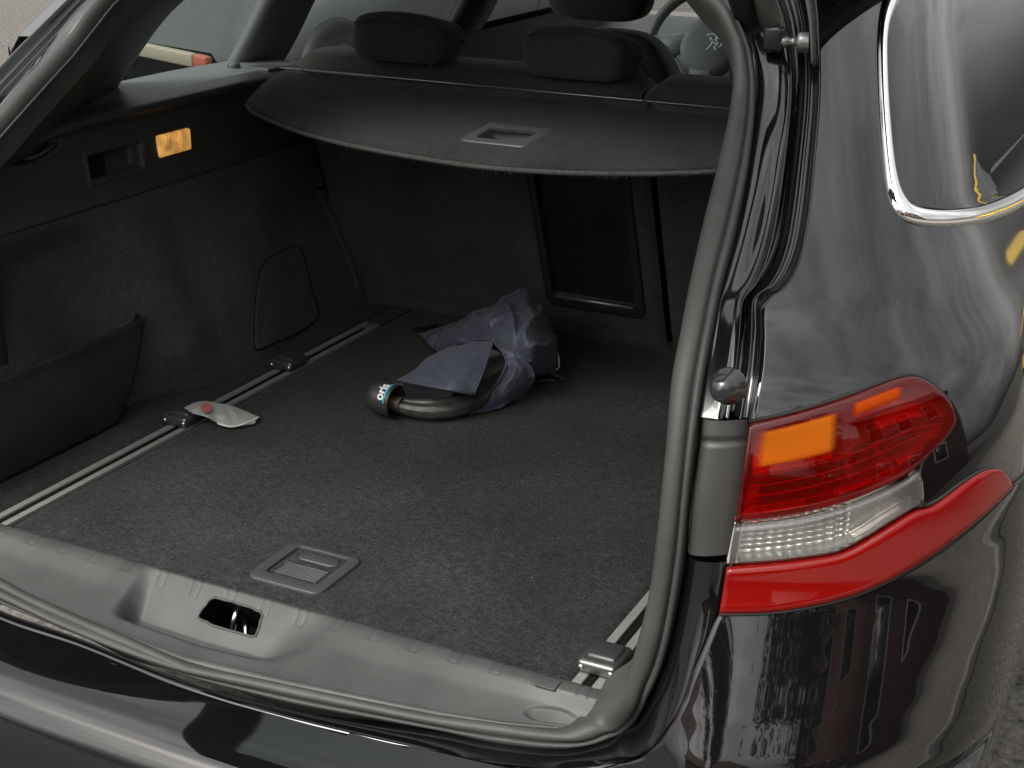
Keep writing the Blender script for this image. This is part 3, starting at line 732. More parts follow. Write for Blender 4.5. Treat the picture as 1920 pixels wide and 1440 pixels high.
def jamb_lo(S, E):
    R = []
    for i in range(len(S)):
        t = i/(len(S)-1); w = sm(.25, .55, t); dr = np.array([-.25, .95, 0])*(1-w)+np.array([0, .25, -.97])*w
        sh = sm(.3, .6, t)
        R.append([S[i]*(1-u)+E[i]*u+dr*dp for u, dp in [(p_[0]*(1-sh)+q_[0]*sh, p_[1]*(1-sh)+q_[1]*sh) for p_, q_ in zip(JL, JB)]])
    return np.array(R)
jl = grid('sill_jamb', jamb_lo(SL_, EL), PAINT, car, flip=True); jl['label'] = 'thin glossy black strip between sill seal and bumper'
# jamb bits: rubber buffer, bellows, gas strut, bolt -----------------------------------
pb = ony((1352,735), -.068)
lathe('buffer', [(0, .016), (.008, .0145), (.0125, .010), (.0145, .003), (.0155, -.004), (.0185, -.006), (.019, -.012)], pb+np.array([0, .012, 0]), (-.05, -1, .12), mat('buffer_rubber', (.02,.02,.021), .18, spec=.6), jr, n=28)
bl = yopen_pt((1404, 10))+np.array([0, -.012, 0])
lathe('wiring_bellows', [(.016, .035)]+[(r_, h_) for k in range(6) for r_, h_ in ((.0185, .028-k*.009), (.0150, .0235-k*.009))]+[(.024, -.03), (.026, -.034), (.026, -.040)], bl, (-.12, -.55, .83), RUBBER, jr, n=28)
s0 = yopen_pt((1462, 80))+np.array([-.004, -.005, 0]); s1 = s0+(yopen_pt((1449, -60))-yopen_pt((1462, 80)))*1.1+np.array([0, -.05, .0])
st_ = tube('gas_strut', [s0+(s1-s0)*t for t in (.12, .16, .161, 1.6)], [.009, .009, .0125, .0125], mat('strut_black', (.03,.027,.025), .35, spec=.5), car, n=20); st_['label'] = 'black gas strut holding the tailgate'
box('strut_socket', tuple(s0+(s1-s0)*.05), (.024, .020, .030), BLACKP, st_, bev=.005)
lathe('ball_bolt', [(0, .026), (.0075, .026), (.0075, .017), (.0055, .016), (.0055, .006), (.012, .005), (.013, .001), (.013, -.008)], s0+np.array([.030, .006, .002]), (-1, -.25, .0), mat('zinc', (.25,.25,.24), .35, metal=.8), st_, n=6)

# corner trim of grey plastic between seal and lamp -------------------------------------
cpx = [((1305,790),(1404,793)), ((1298,850),(1397,850)), ((1284,950),(1385,950)), ((1277,1044),(1372,1048))]
CS = spline([yopen_pt(a)+np.array([0, .006, 0]) for a, b in cpx], 40); CE = spline([onbody(b)+np.array([0, .012, 0]) for a, b in cpx], 40)
R = []
for i in range(40):
    t = i/39; k = .006*(1-sm(.13, .16, t)); row = []
    for u, d in ((-.02, .02), (.03, .012), (.08, .004), (.14, .0), (.3, -.004), (.5, -.005), (.7, -.003), (.9, .0), (.97, .004), (1.0, .015)):
        row.append(CS[i]*(1-u)+CE[i]*u+np.array([0, 1, 0])*(d-k*.0+ .006*math.exp(-((t-.15)/.012)**2)))
    R.append(row)
ct = grid('corner_trim', R, mat('corner_plastic', (.036, .0355, .034), .42, spec=.5, rough_n=.15, bump=.05, bump_s=900), car, flip=True); ct['label'] = 'grey plastic corner cover beside the tail lamp'

# body skin ------------------------------------------------------------------------------
EUz = EU[np.argsort(EU[:, 2])]; ELc = EL[:52]; ELz = ELc[np.argsort(ELc[:, 2])]
LE = [onbody(p) for p in ((1409,789),(1385,950),(1350,1148))]; 
edge_tab = sorted([(p[2], p[0]) for p in list(EU[:118:3])+LE+list(EL[4:60:3])])
def xedge(z): return np.interp(z, *zip(*edge_tab))
win_out = spline([(1690,-70),(1660,-15),(1646,50),(1645,140),(1652,260),(1663,350),(1680,395),(1706,417),(1760,425),(1830,420),(1885,404),(1935,375),(1990,330)], 90)
win_in = spline([(1735,-70),(1695,-12),(1666,52),(1663,140),(1671,260),(1682,335),(1696,370),(1718,386),(1765,393),(1830,388),(1880,372),(1930,345),(1985,300)], 90)
WO = np.array([onbody(p) for p in win_out]); WI = np.array([onbody(p) for p in win_in]); WM = (WO+WI)/2
hole_yz = [(p[1], p[2]) for p in WM]
ymax_h, zmax_h = 1.05, 1.40
hp_ = hole_yz+[(1.05, hole_yz[-1][1]), (1.05, 1.40), (hole_yz[0][0], 1.40)]
LAMP_HOLE = [(1412,803),(1560,763),(1690,718),(1712,715),(1742,730),(1768,757),(1776,782),(1755,818),(1715,852),(1706,890),(1708,945),(1735,962),(1780,936),(1840,892),(1875,897),(1882,910),(1850,945),(1790,995),(1680,1068),(1530,1122),(1362,1140)]
def skip_side(c):
    if c[1] < .35 and .78 < c[2] < 1.12 and c[0] > .6 and inpoly(proj(c), LAMP_HOLE): return True
    if c[1] < .12 or c[2] < 1.0: return False
    if c[1] > 1.02 and c[2] > 1.085: return True
    return inpoly((c[1], c[2]), hp_)
YF = np.r_[np.linspace(0, 1, 150)*1.0]
def skin_pt(z, xe, t, xs_n=90):
    x0 = min(xe/XS(z), 1); th0 = math.acos(max(x0, 0)**(NE/2)); th = th0*(1-t)
    x = XS(z)*math.cos(th)**(2/NE); return (x, YR(z)+BY-BY*math.sin(th)**(2/NE)-flare(x, z), z)
TC = np.linspace(0, 1, 90); FWD = np.r_[np.arange(1, 130)*.0075, .975+np.arange(1, 24)*.1]
def skin_col(zf, xef, rows, ymax=3.2):
    """zf(v, y) -> z ; one grid of body skin"""
    R = []
    for v in rows:
        row = []
        for t in TC:
            z = zf(v, 0.); p = skin_pt(z, xef(z), t); z = zf(v, p[1]); row.append(skin_pt(z, xef(z), t))
        y0 = row[-1][1]
        for f_ in FWD:
            y = y0+f_
            if y > ymax: y = ymax+f_*1e-3
            z = zf(v, y); row.append((XS(z), y, z))
        R.append(row)
    return np.array(R)
_sm = sorted([(float(p[1]), float(p[2])+.004) for p in [onbody(q) for q in ((1440,1150),(1530,1136),(1610,1114),(1680,1082),(1740,1046),(1790,1010),(1830,978),(1862,950),(1890,920))]])
def zseam(y): return float(np.interp(y, [a for a, b in _sm], [b for a, b in _sm]))-.05*sm(.3, 1.0, y)
QR = skin_col(lambda v, y: (zseam(y)+.0015)*(1-v)+1.462*v, xedge, np.linspace(0, 1, 190))
qp = grid('quarter_panel', QR, PAINT, car, skip=skip_side, solid=-.0012); qp['label'] = 'glossy black rear quarter panel with sky reflections'
grid('quarter_panel', mir(QR)[::2], PAINT, car, skip=lambda c: skip_side((-c[0], c[1], c[2])), flip=True)
bu = grid('rear_bumper', skin_col(lambda v, y: .606*(1-v)+(zseam(y)-.0015)*v, xedge, np.linspace(0, 1, 70)), PAINT, car, skip=skip_side, solid=-.0012); grid('bumper_corner', mir(skin_col(lambda v, y: .606*(1-v)+(zseam(y)-.0015)*v, xedge, np.linspace(0, 1, 30))), PAINT, car, flip=True); bu['label'] = 'glossy black bumper reflecting houses and street'
lo = skin_col(lambda v, y: .24*(1-v)+.606*v, lambda z: 0., 1-np.linspace(1, 0, 120)**1.7)
lo = np.concatenate([mir(lo)[:, :0:-1], lo], 1)
# top edge follows the shut line
_lp = sorted([b_ for a_, b_ in pairs_lo if b_[0] < 1100])
def skip_lip(c):
    if c[2] < .592 or c[0] > .50: return False
    q = proj(c); return q[1] < np.interp(q[0], [v[0] for v in _lp], [v[1] for v in _lp])+.5
lo_b = grid('bumper_skin', lo, PAINT, bu, skip=skip_lip)

# ================================================================== TAIL LAMP
def lpatch(top, bot, n=56, m=22, off=.006, f=None):
    A, B = resample(top, n), resample(bot, n); R = []
    for i in range(n):
        row = []
        for j, t in enumerate(np.linspace(0, 1, m)):
            q = A[i]*(1-t)+B[i]*t; p = onbody(q); nn = body_n(p)
            e = min(t, 1-t)*np.linalg.norm(A[i]-B[i])
            k = off*(1-.7*(1-sm(0, 9, e)))
            if f: k += f(i/(n-1), t)
            row.append(p+nn*k)
        R.append(row)
    return np.array(R)
up_top = spline([(1405,791),(1480,774),(1560,751),(1630,726),(1680,708),(1712,704),(1745,718),(1775,748),(1788,782)], 60)
up_bot = spline([(1379,979),(1440,973),(1510,962),(1590,941),(1650,917),(1695,893),(1728,865),(1760,835),(1786,795)], 60)
cl_top = spline([(1378,983),(1440,977),(1510,966),(1590,945),(1650,921),(1695,898),(1719,880),(1723,893)], 60)
cl_bot = spline([(1363,1057),(1440,1052),(1510,1044),(1570,1033),(1620,1008),(1665,980),(1705,956),(1726,943)], 60)
lw_top = spline([(1362,1062),(1440,1056),(1510,1048),(1575,1036),(1625,1011),(1670,983),(1712,957),(1740,950),(1770,931),(1805,904),(1835,884),(1855,877)], 60)
lw_bot = spline([(1348,1152),(1440,1150),(1530,1136),(1610,1114),(1680,1082),(1740,1046),(1790,1010),(1830,978),(1862,950),(1885,927),(1899,911),(1880,884)], 60)
RED = lens_mat('red_lens', (.72, .030, .020), (.36, .008, .005), .09)
RED2 = lens_mat('red_lens_dense', (.7, .02, .012), (.24, .004, .003), .62)
CLR = lens_mat('clear_lens', (.93, .93, .92), (.5, .5, .5), .06)
U_ = lpatch(up_top, up_bot); C_ = lpatch(cl_top, cl_bot, m=14); L_ = lpatch(lw_top, lw_bot, m=16)
tl = grid('tail_lamp', lpatch(up_top, up_bot, off=-.030, f=lambda s, t: .010*math.sin(t*9)), mat('lamp_bowl', (.34, .05, .03), .35, metal=.3), car); tl['label'] = 'red and clear wrap-around tail lamp on the right corner'
grid('red_lens', U_, RED, tl, solid=-.003)
grid('clear_lens', C_, CLR, tl, solid=-.003)
grid('lower_red_lens', L_, RED2, tl, solid=-.003)
# indicator chamber (amber reflector behind the red lens)
def sub(top, bot, s0, s1, t0, t1, n=24, m=10):
    A, B = resample(top, 100), resample(bot, 100); ia, ib = int(s0*99), int(s1*99)
    T_ = [A[i]*(1-t0)+B[i]*t0 for i in range(ia, ib+1)]; B_ = [A[i]*(1-t1)+B[i]*t1 for i in range(ia, ib+1)]
    return T_, B_
AMB = mat('amber_reflector', (.95, .50, .10), .3, metal=.1, noise_s=30, noise_a=.3)
grid('indicator_reflector', lpatch(*sub(up_top, up_bot, .06, .40, .14, .55), n=30, m=14, off=-.010, f=lambda s, t: -.008*math.sin(math.pi*t)), AMB, tl)
grid('indicator_reflector', lpatch(*sub(up_top, up_bot, .50, .72, .10, .26), n=16, m=8, off=-.012, f=lambda s, t: -.006*math.sin(math.pi*t)), AMB, tl)
DK = mat('lamp_dark_red', (.05, .006, .005), .4)
LB = mat('lamp_light_red', (.75, .10, .06), .3, metal=.3)
for s0, s1, t0, t1, mm in ((.10, .36, .64, .84, DK), (.38, .47, .60, .80, DK), (.50, .60, .50, .72, DK), (.63, .80, .52, .70, DK), (.60, .82, .28, .44, LB), (.12, .30, .88, .95, LB), (.42, .58, .84, .92, LB), (.70, .90, .78, .88, LB)):
    grid('light_cell', lpatch(*sub(up_top, up_bot, s0, s1, t0, t1), n=14, m=6, off=-.014), mm, tl)
for k in range(4):      # light guide bars
    t0 = .56+.10*k
    grid('light_guide', lpatch(*sub(up_top, up_bot, .05, .88, t0, t0+.012), n=30, m=3, off=-.007), LB, tl)
def uvgrid(o, n, m):
    uv = o.data.uv_layers.new(name='UVMap')
    for lp_ in o.data.loops: uv.data[lp_.index].uv = ((lp_.vertex_index//m)/(n-1), (lp_.vertex_index % m)/(m-1))
    return o
uvgrid(grid('indicator_lens', lpatch(*sub(up_top, up_bot, 0.045, .40, .10, .50), n=30, m=14, off=.0082), lens_mat('amber_lens', (.95, .36, .05), (.55, .14, .010), .52, True), tl), 30, 14)
uvgrid(grid('indicator_lens', lpatch(*sub(up_top, up_bot, 0.45, .68, .08, .24), n=16, m=6, off=.0080), lens_mat('amber_lens2', (.95, .25, .04), (.45, .07, .008), .5, True), tl), 16, 6)
# reversing lamp: ribbed chrome bowl
grid('reversing_reflector', lpatch(cl_top, cl_bot, n=90, m=46, off=-.022, f=lambda s, t: (.0035*math.sin(t*46)+.0025*math.sin(s*120)*(.3+.7*(s > .50))) if s < .62 else .004), mat('reflector_chrome', (.50, .50, .48), .16, metal=.9, noise_s=40, noise_a=.25), tl)
grid('lamp_end_strip', lpatch(*sub(cl_top, cl_bot, .0, .055, .0, 1.0), n=6, m=10, off=-.006), mat('strip_plastic', (.40, .39, .36), .4), tl)
grid('lower_bowl', lpatch(lw_top, lw_bot, n=40, m=8, off=-.018), mat('lamp_bowl2', (.55, .03, .02), .35, metal=.2), tl)
grid('reflex_insert', lpatch(*sub(lw_top, lw_bot, .50, .86, .42, .58), n=24, m=4, off=-.010), DK, tl)
grid('reflex_insert', lpatch(*sub(lw_top, lw_bot, .05, .88, .78, .82), n=30, m=3, off=-.008), DK, tl)
for s_ in (.10, .37):
    grid('bulb_glow_spot', lpatch(*sub(lw_top, lw_bot, s_, s_+.05, .30, .45), n=6, m=5, off=-.010), AMB, tl)
# thin black gasket round the lamp outline
outl = list(up_top)+[(1788,795),(1776,815),(1745,845),(1728,866),(1723,890),(1724,935),(1735,949),(1760,936),(1800,906),(1835,884),(1855,877),(1880,884),(1899,911)]+list(lw_bot[-2:0:-1])+[(1348,1152)]
og = resample(outl, 200)
tube('gasket', np.array([onbody(p, .0005) for p in og]), .0022, RUBBER, tl, n=6)

# ================================================================== SIDE GLASS, CHROME, PILLARS, ROOF
TR = []
for i in range(90):
    n1 = body_n(WM[i]); row = []
    for u, h in ((-.02, -.004), (.0, .001), (.08, .0055), (.25, .008), (.5, .0085), (.72, .007), (.80, .0035), (.86, .003), (.97, .0005), (1.02, -.006)):
        row.append(WO[i]*(1-u)+WI[i]*u+n1*h)
    TR.append(row)
chr_ = grid('window_trim', TR, CHROME, car, flip=True); chr_['label'] = 'chrome surround of the right rear side window'
GL = glass_mat('side_glass', (.16, .17, .17)); GL2 = glass_mat('clear_glass', (.62, .67, .66))
def side_glass(yz, sgn, m, name, off=.001, n=40):
    P = []
    zs_ = [q[1] for q in yz]; z0, z1 = min(zs_), max(zs_); rows = []
    for z in np.linspace(z0+.001, z1-.001, 26):
        xsn = []
        for i in range(len(yz)):
            (ya, za), (yb, zb) = yz[i], yz[(i+1) % len(yz)]
            if (za > z) != (zb > z): xsn.append(ya+(yb-ya)*(z-za)/(zb-za))
        a, b = min(xsn), max(xsn)
        rows.append([(sgn*(XS(z)*(1-max((YR(z)+BY-y)/BY, 0)**NE)**(1/NE)+off), y, z) for y in np.linspace(a, b, n)])
    return grid(name, rows, m, car, flip=sgn < 0)
yzq = [(p[1], p[2]) for p in WI]+[(1.06, WI[-1][2]), (1.06, 1.40), (WI[0][1]+.02, 1.40)]
yzr = yzq[:-3]+[(1.9, WI[-1][2]-.02), (1.9, 1.40), yzq[-1]]
sg = side_glass(yzr, 1, GL, 'side_window', -.001); sg['label'] = 'tinted right rear side window reflecting the sky'
sg2 = side_glass(yzq, -1, glass_mat('privacy_glass', (.42, .45, .44)), 'side_window', -.001); sg2['label'] = 'left rear side window seen from inside'
for sgn in (-1, 1):
    for (a, b) in ((1.16, 1.92), (2.06, 2.9)) if sgn < 0 else ((2.06, 2.9),):
        zt = 1.40 if b < 2 else 1.30
        side_glass([(a, 1.085), (b, 1.075), (b-.05 if b < 2 else b-.5, 1.40), (a+.02, 1.40)], sgn, GL2, 'side_window', -.003, 12)
PIL = mat('pillar_trim', (.16, .168, .168), .6, bump=.1, bump_s=600)
def pillar(name, sgn, y0a, y1a, y0b, y1b, m, inset=.03, z0=1.07, z1=1.44):
    R = []
    for z in np.linspace(z0, z1, 14):
        t = (z-z0)/(z1-z0); a = y0a+(y0b-y0a)*t; b = y1a+(y1b-y1a)*t; x = XS(z)-.004
        R.append([(sgn*x, a-.004, z), (sgn*(x-inset*.7), a, z), (sgn*(x-inset), a+.02, z), (sgn*(x-inset), b-.02, z), (sgn*(x-inset*.7), b, z), (sgn*x, b+.004, z)])
    return grid(name, R, m, car, closed=True)
for sgn in (-1, 1):
    if sgn < 0: pillar('c_pillar', sgn, .985, 1.17, 1.08, 1.25, PIL)
    pillar('b_pillar', sgn, 1.90, 2.08, 1.92, 2.06, BLACKP, .045)
    pillar('a_pillar', sgn, 3.0, 3.10, 2.42, 2.52, BLACKP, .045)
    grid('roof_rail', [[(sgn*XS(z), y, z) for z in np.linspace(1.385, 1.47, 8)] for y in np.linspace(.95, 2.5, 30)], PAINT, car, solid=.03 if sgn < 0 else -.03)
    grid('door_card', [[(sgn*(XS(z)-.05), y, z) for z in np.linspace(.35, 1.08, 8)] for y in np.linspace(1.1, 3.1, 10)], PLASTD, car)
roof = grid('roof', [[(x, y, 1.462+.035*(1-(x/.56)**2)+.02*math.sin(math.pi*min(max((y-.3)/2.3, 0), 1))) for x in np.linspace(-.56, .56, 24)] for y in np.linspace(.50, 2.5, 30)], PAINT, car, solid=.0015)
grid('headliner', [[(x, y, 1.445+.02*(1-(x/.56)**2)) for x in np.linspace(-.60, .60, 12)] for y in np.linspace(.54, 2.5, 12)], LINER, car)
ws = grid('windscreen', [[(x*(1+.28*t), 2.5+.65*t-.05*(x/.6)**2, 1.45-.42*t) for x in np.linspace(-.56, .56, 14)] for t in np.linspace(0, 1, 8)], GL2, car)
grid('bonnet', [[(x, y, 1.03-.10*sm(3.15, 4.1, y)-.05*(x/.85)**2) for x in np.linspace(-.85, .85, 14)] for y in np.linspace(3.12, 4.1, 10)], PAINT, car, solid=.0015)
# dashboard
dp = [(2.62, .55), (2.62, .85), (2.66, .93), (2.76, .985), (3.1, 1.0), (3.14, .55)]
grid('dashboard', [[(x, y, z) for y, z in spline(dp, 30)] for x in np.linspace(-.78, .78, 8)], mat('dash_plastic', (.04,.042,.042), .55), car)
box('cabin_floor', (0, 2.1, .36), (1.5, 2.1, .04), PLASTD, car, bev=0)
# D pillar inner trims: between seal and side window
IL = mir(SIr[:150:6]); 
def onleft(px, ins=.03):
    r = ray(px); a, b = 1.0, 5.0
    for _ in range(40):
        m = (a+b)/2; p = CAM+r*m
        if p[0] < -(XS(p[2])-ins): b = m
        else: a = m
    return CAM+r*b
wl_edge = spline([onleft(p) for p in ((160,262),(190,212),(225,150),(262,95),(300,42),(345,-4),(420,-60),(520,-110))], 25)
R = []
ILs = resample([p for p in IL if p[2] > 1.10][::-1], 25)
for i in range(25):
    a, b = ILs[i], wl_edge[i]; row = []
    for u in np.linspace(0, 1, 14):
        bul = .022*math.sin(math.pi*u)+(.02 if u in (0,) else 0)
        row.append(a*(1-u)+b*u+np.array([.6, -.3, .2])*bul)
    row.append(np.array(b)+np.array([-.03, .015, 0]))
    R.append(row)
R = np.array(R)
dpl = grid('d_pillar_trim', R, mat('pillar_plastic', (.045, .045, .045), .5, noise_s=10, noise_a=.15), car, solid=.003); dpl['label'] = 'dark plastic pillar trim beside the left side window'
grid('d_pillar_trim', [[mir(ILs[i])*(1-u)+mir(wl_edge[i])*u+np.array([.022*(1-u), .02*(1-u), 0]) for u in np.linspace(0, 1, 10)] for i in range(25)], mat('pillar_plastic'), car)
# rear quarter inner trim at the left of the opening
R = []
lowI = resample([p for p in mir(SIr[:150:3]) if .70 < p[2] < 1.16], 30)
for i, p in enumerate(lowI):
    q = np.array([max(-.63, -.63), .22+.0*i, p[2]]); R.append([p*(1-u)+q*u+np.array([-.03, .0, 0])*math.sin(math.pi*u) for u in np.linspace(0, 1, 12)])
grid('rear_corner_trim', R, PLASTD, car, solid=.003)
# open tailgate overhead --------------------------------------------------------------
def tgp(x, s): return np.array([x, .60-1.15*s*math.cos(.30)-.06*(1-(x/.7)**2)*s, 1.48+1.15*s*math.sin(.30)+.05*math.sin(math.pi*s)-.06*(x/.7)**2])
tg = grid('tailgate', [[tgp(x, s) for x in np.linspace(-.64, .64, 33)] for s in np.linspace(0, 1, 41)], PAINT, car, solid=.03, skip=lambda c: abs(c[0]) < .51 and .02 < c[1] < .52); tg['label'] = 'raised black tailgate'

grid('tailgate_glass', [[tgp(x, s)-np.array([0, 0, .01]) for x in np.linspace(-.53, .53, 14)] for s in np.linspace(.06, .54, 12)], GL2, tg)
# ================================================================== FRONT SEATS, STEERING WHEEL
def soft(name, c, s, m, parent, e=5, top_narrow=0., tilt=0., bow_=0.):
    bm = bmesh.new(); bmesh.ops.create_cube(bm, size=1); bmesh.ops.subdivide_edges(bm, edges=bm.edges[:], cuts=11, use_grid_fill=True)
    for v in bm.verts:
        q = v.co*2; q = q/max((abs(q.x)**e+abs(q.y)**e+abs(q.z)**e)**(1/e), 1e-6)
        w = 1-top_narrow*sm(-.2, 1, q.z)
        v.co = (c[0]+q.x*s[0]/2*w, c[1]+q.y*s[1]/2+tilt*q.z*s[2]/2-bow_*abs(q.x)**3, c[2]+q.z*s[2]/2)
    me = bpy.data.meshes.new(name); bm.to_mesh(me); bm.free(); me.polygons.foreach_set('use_smooth', [True]*len(me.polygons)); me.materials.append(m)
    o = bpy.data.objects.new(name, me); return link(o, parent)
FS = mat('front_seat_cloth', (.05, .053, .052), .7, spec=.25, noise_s=200, noise_a=.2, bump=.2, bump_s=500)
for sx_ in (-.33, .37):
    fs = soft('front_seat', (sx_, 1.93, .80), (.52, .16, .66), FS, car, 4, .28, -.16, .03)
    soft('front_head_restraint', (sx_-.01, 1.86, 1.235), (.255, .10, .17), SEATF, car, 4, .12)
    soft('front_seat_cushion', (sx_, 2.2, .52), (.52, .52, .18), FS, car, 4)
    tube('seat_seam', spline([(sx_-.20, 1.815, .62), (sx_-.19, 1.800, .9), (sx_-.13, 1.79, 1.06), (sx_, 1.785, 1.085), (sx_+.13, 1.79, 1.06), (sx_+.19, 1.80, .9), (sx_+.20, 1.815, .62)], 40), .003, mat('seam_thread'), fs, n=6)
hub = ony((1322, 88), 2.52)
wn_ = np.array([0, -.90, .43]); wu = np.array([0, .43, .90]); wr = np.array([1., 0, 0])
swm = mat('wheel_leather', (.12, .13, .125), .45, spec=.5)
hubm = mat('wheel_hub', (.20, .215, .21), .4, spec=.5)
sw = tube('steering_wheel', [hub+.165*(math.cos(a)*wr+math.sin(a)*wu) for a in np.linspace(0, 2*math.pi, 49)], .015, swm, car, n=14, cap=False); sw['label'] = 'grey steering wheel seen past the driver seat'
lathe('hub', [(0, .010), (.05, .0095), (.072, .007), (.084, .0), (.088, -.012), (.088, -.03)], hub, wn_, hubm, sw, n=32)
for a in (0, math.pi, -math.pi/2):
    dr = math.cos(a)*wr+math.sin(a)*wu; pe = np.cross(dr, wn_)
    R = [[hub+dr*r_+pe*w_*.5*s_+wn_*h_ for s_, h_ in ((-1, -.008), (-.8, .004), (.8, .004), (1, -.008))] for r_, w_ in ((.06, .07), (.10, .055), (.155, .045))]
    grid('spoke', R, hubm, sw, solid=.004)
# small silver emblem on the hub
ec = ony((1338, 80), 2.50); es_ = .026
for pts in (((-.9,.7),(-.2,.9),(.3,.5),(.1,.2)), ((-.5,.5),(-.1,.0),(-.6,-.9)), ((.1,.4),(.5,-.1),(.2,-.5),(.5,-.9)), ((.3,.5),(.8,.3),(.9,-.3),(.6,-.5)), ((-.2,.1),(.3,-.2))):
    tube('emblem_stroke', spline([ec+es_*(a*wr+b*wu) for a, b in pts], 10), .0028, mat('emblem_silver', (.7,.72,.72), .3, metal=.6), sw, n=6)

# ================================================================== THINGS LYING IN THE BOOT
def fl_pt(px, py, h): return onz((px, py), ZF+.002+h)
def cloth(name, ctrl, m, parent, nu=36, nv=30, wr_=.004, fq=22, seed=0, th=.0014, skirt=False, knot=None):
    """ctrl: rows of (px, py, height above floor)"""
    C3 = [[fl_pt(*p) for p in row] for row in ctrl]
    if skirt:
        for row in C3:
            q = row[-1].copy(); row.append(np.array([q[0]+.01, q[1]+.028, ZF+.004+(q[2]-ZF)*.45])); row.append(np.array([q[0]+.012, q[1]+.035, ZF+.004]))
    A = np.array([spline(row, nv) for row in C3]); B = np.array([spline(A[:, j], nu) for j in range(nv)]).transpose(1, 0, 2)
    for i in range(nu):
        for j in range(nv):
            p = B[i, j]; v = Vector(tuple(p*fq))+Vector((seed, seed*2, 0))
            w = wr_*(.7*noise.noise(v)+.75*(.45-1.6*abs(noise.noise(v*1.15+Vector((7, 3, 1)))))+.35*noise.noise(v*2.6))
            if knot:
                q = proj(p); an = math.atan2(q[1]-knot[1], q[0]-knot[0]); rr = math.hypot(q[0]-knot[0], q[1]-knot[1])
                k_ = abs(math.sin(an*4.5+rr*.012+1.2*noise.noise(Vector((an*1.5, rr*.02, seed)))))
                w += knot[2]*(.5-k_**.7)*sm(6, 45, rr)*(1-sm(130, 240, rr))
            n_ = Vector((.35, -.5, .8)); B[i, j] = p+np.array(n_)*w; B[i, j, 2] = max(B[i, j, 2], ZF+.003)
    return grid(name, B, m, parent, solid=th)
pouch = thing('fabric_pouch', 'crumpled navy cloth pouch half covering the metal tow hook', 'pouch')
NAVYD = NAVY
cloth('pouch_body', [
    [(822,664,.008), (806,646,.020), (795,632,.024), (785,623,.020)],
    [(868,648,.045), (862,628,.062), (858,612,.064), (860,600,.050)],
    [(912,642,.075), (905,612,.098), (903,590,.100), (905,578,.085)],
    [(955,668,.082), (950,622,.118), (945,582,.126), (943,561,.110)],
    [(998,700,.050), (1000,645,.112), (990,590,.134), (985,541,.142)],
    [(1040,702,.008), (1047,660,.050), (1034,615,.085), (1003,553,.130)]], NAVY, pouch, 110, 100, .010, 24, 3, skirt=True, knot=(958,655,.016))
cloth('pouch_flap', [
    [(746,712,.050), (775,694,.062), (806,668,.066), (838,652,.066)],
    [(792,722,.060), (820,700,.074), (845,675,.084), (868,645,.084)],
    [(842,731,.064), (860,706,.080), (878,678,.092), (897,640,.092)],
    [(888,740,.052), (902,708,.074), (914,675,.090), (925,638,.096)]], NAVY, pouch, 50, 44, .006, 20, 8)
cloth('pouch_band', [
    [(924,638,.096), (949,676,.078), (938,708,.052), (912,745,.026), (882,777,.004)],
    [(950,648,.096), (975,685,.074), (968,716,.046), (942,746,.020), (905,772,.003)],
    [(985,668,.090), (1003,698,.060), (998,720,.034), (975,742,.012), (938,766,.002)]], NAVY, pouch, 50, 60, .008, 26, 5, knot=(975,668,.008))
cloth('pouch_lining', [[(886,655,.060), (884,690,.046), (884,716,.030)], [(918,655,.062), (915,690,.046), (910,712,.030)], [(955,668,.066), (950,690,.046), (945,712,.028)]], mat('navy_lining', (.075,.07,.078), .6, noise_s=40, noise_a=.4), pouch, 20, 16, .005, 20, 2)
cloth('pouch_underflap', [[(740,716,.040), (743,730,.020), (750,744,.004)], [(790,724,.045), (792,738,.022), (795,750,.004)], [(850,736,.050), (848,745,.030), (846,752,.014)]], NAVY, pouch, 20, 14, .004, 20, 6)
WT = mat('white_tape', (.5,.5,.47), .6)
tube('pouch_label', spline([fl_pt(1043,658,.045), fl_pt(1048,672,.036), fl_pt(1047,690,.020), fl_pt(1036,695,.012)], 14), .0016, WT, pouch, n=6)
for a, b in (((1008,716),(1040,714)), ((1030,702),(1058,711))):
    tube('drawstring', spline([fl_pt(*a, .006), fl_pt((a[0]+b[0])/2, (a[1]+b[1])/2-2, .005), fl_pt(*b, .003)], 10), .0030, NAVY, pouch, n=8)
# piping on the flap edges
tube('flap_hem', spline([fl_pt(925,638,.097), fl_pt(914,675,.091), fl_pt(902,708,.075), fl_pt(888,740,.053)], 24), .0016, NAVY, pouch, n=6)
tube('flap_hem', spline([fl_pt(746,712,.051), fl_pt(792,722,.061), fl_pt(842,731,.065), fl_pt(888,740,.053)], 24), .0016, NAVY, pouch, n=6)
tube('band_hem', spline([fl_pt(924,638,.097), fl_pt(949,676,.079), fl_pt(938,708,.053), fl_pt(912,745,.027), fl_pt(882,777,.005)], 30), .0018, NAVY, pouch, n=6)

strap = thing('black_strap', 'small folded black strap beside the far tip of the pouch', 'strap')
cloth('strap_fold', [[(776,618,.004), (790,612,.010), (812,607,.006)], [(790,622,.004), (806,614,.014), (832,612,.006)]], mat('strap_webbing', (.008,.008,.009), .3, bump=.5, bump_s=300), strap, 14, 14, .003, 60, 2)

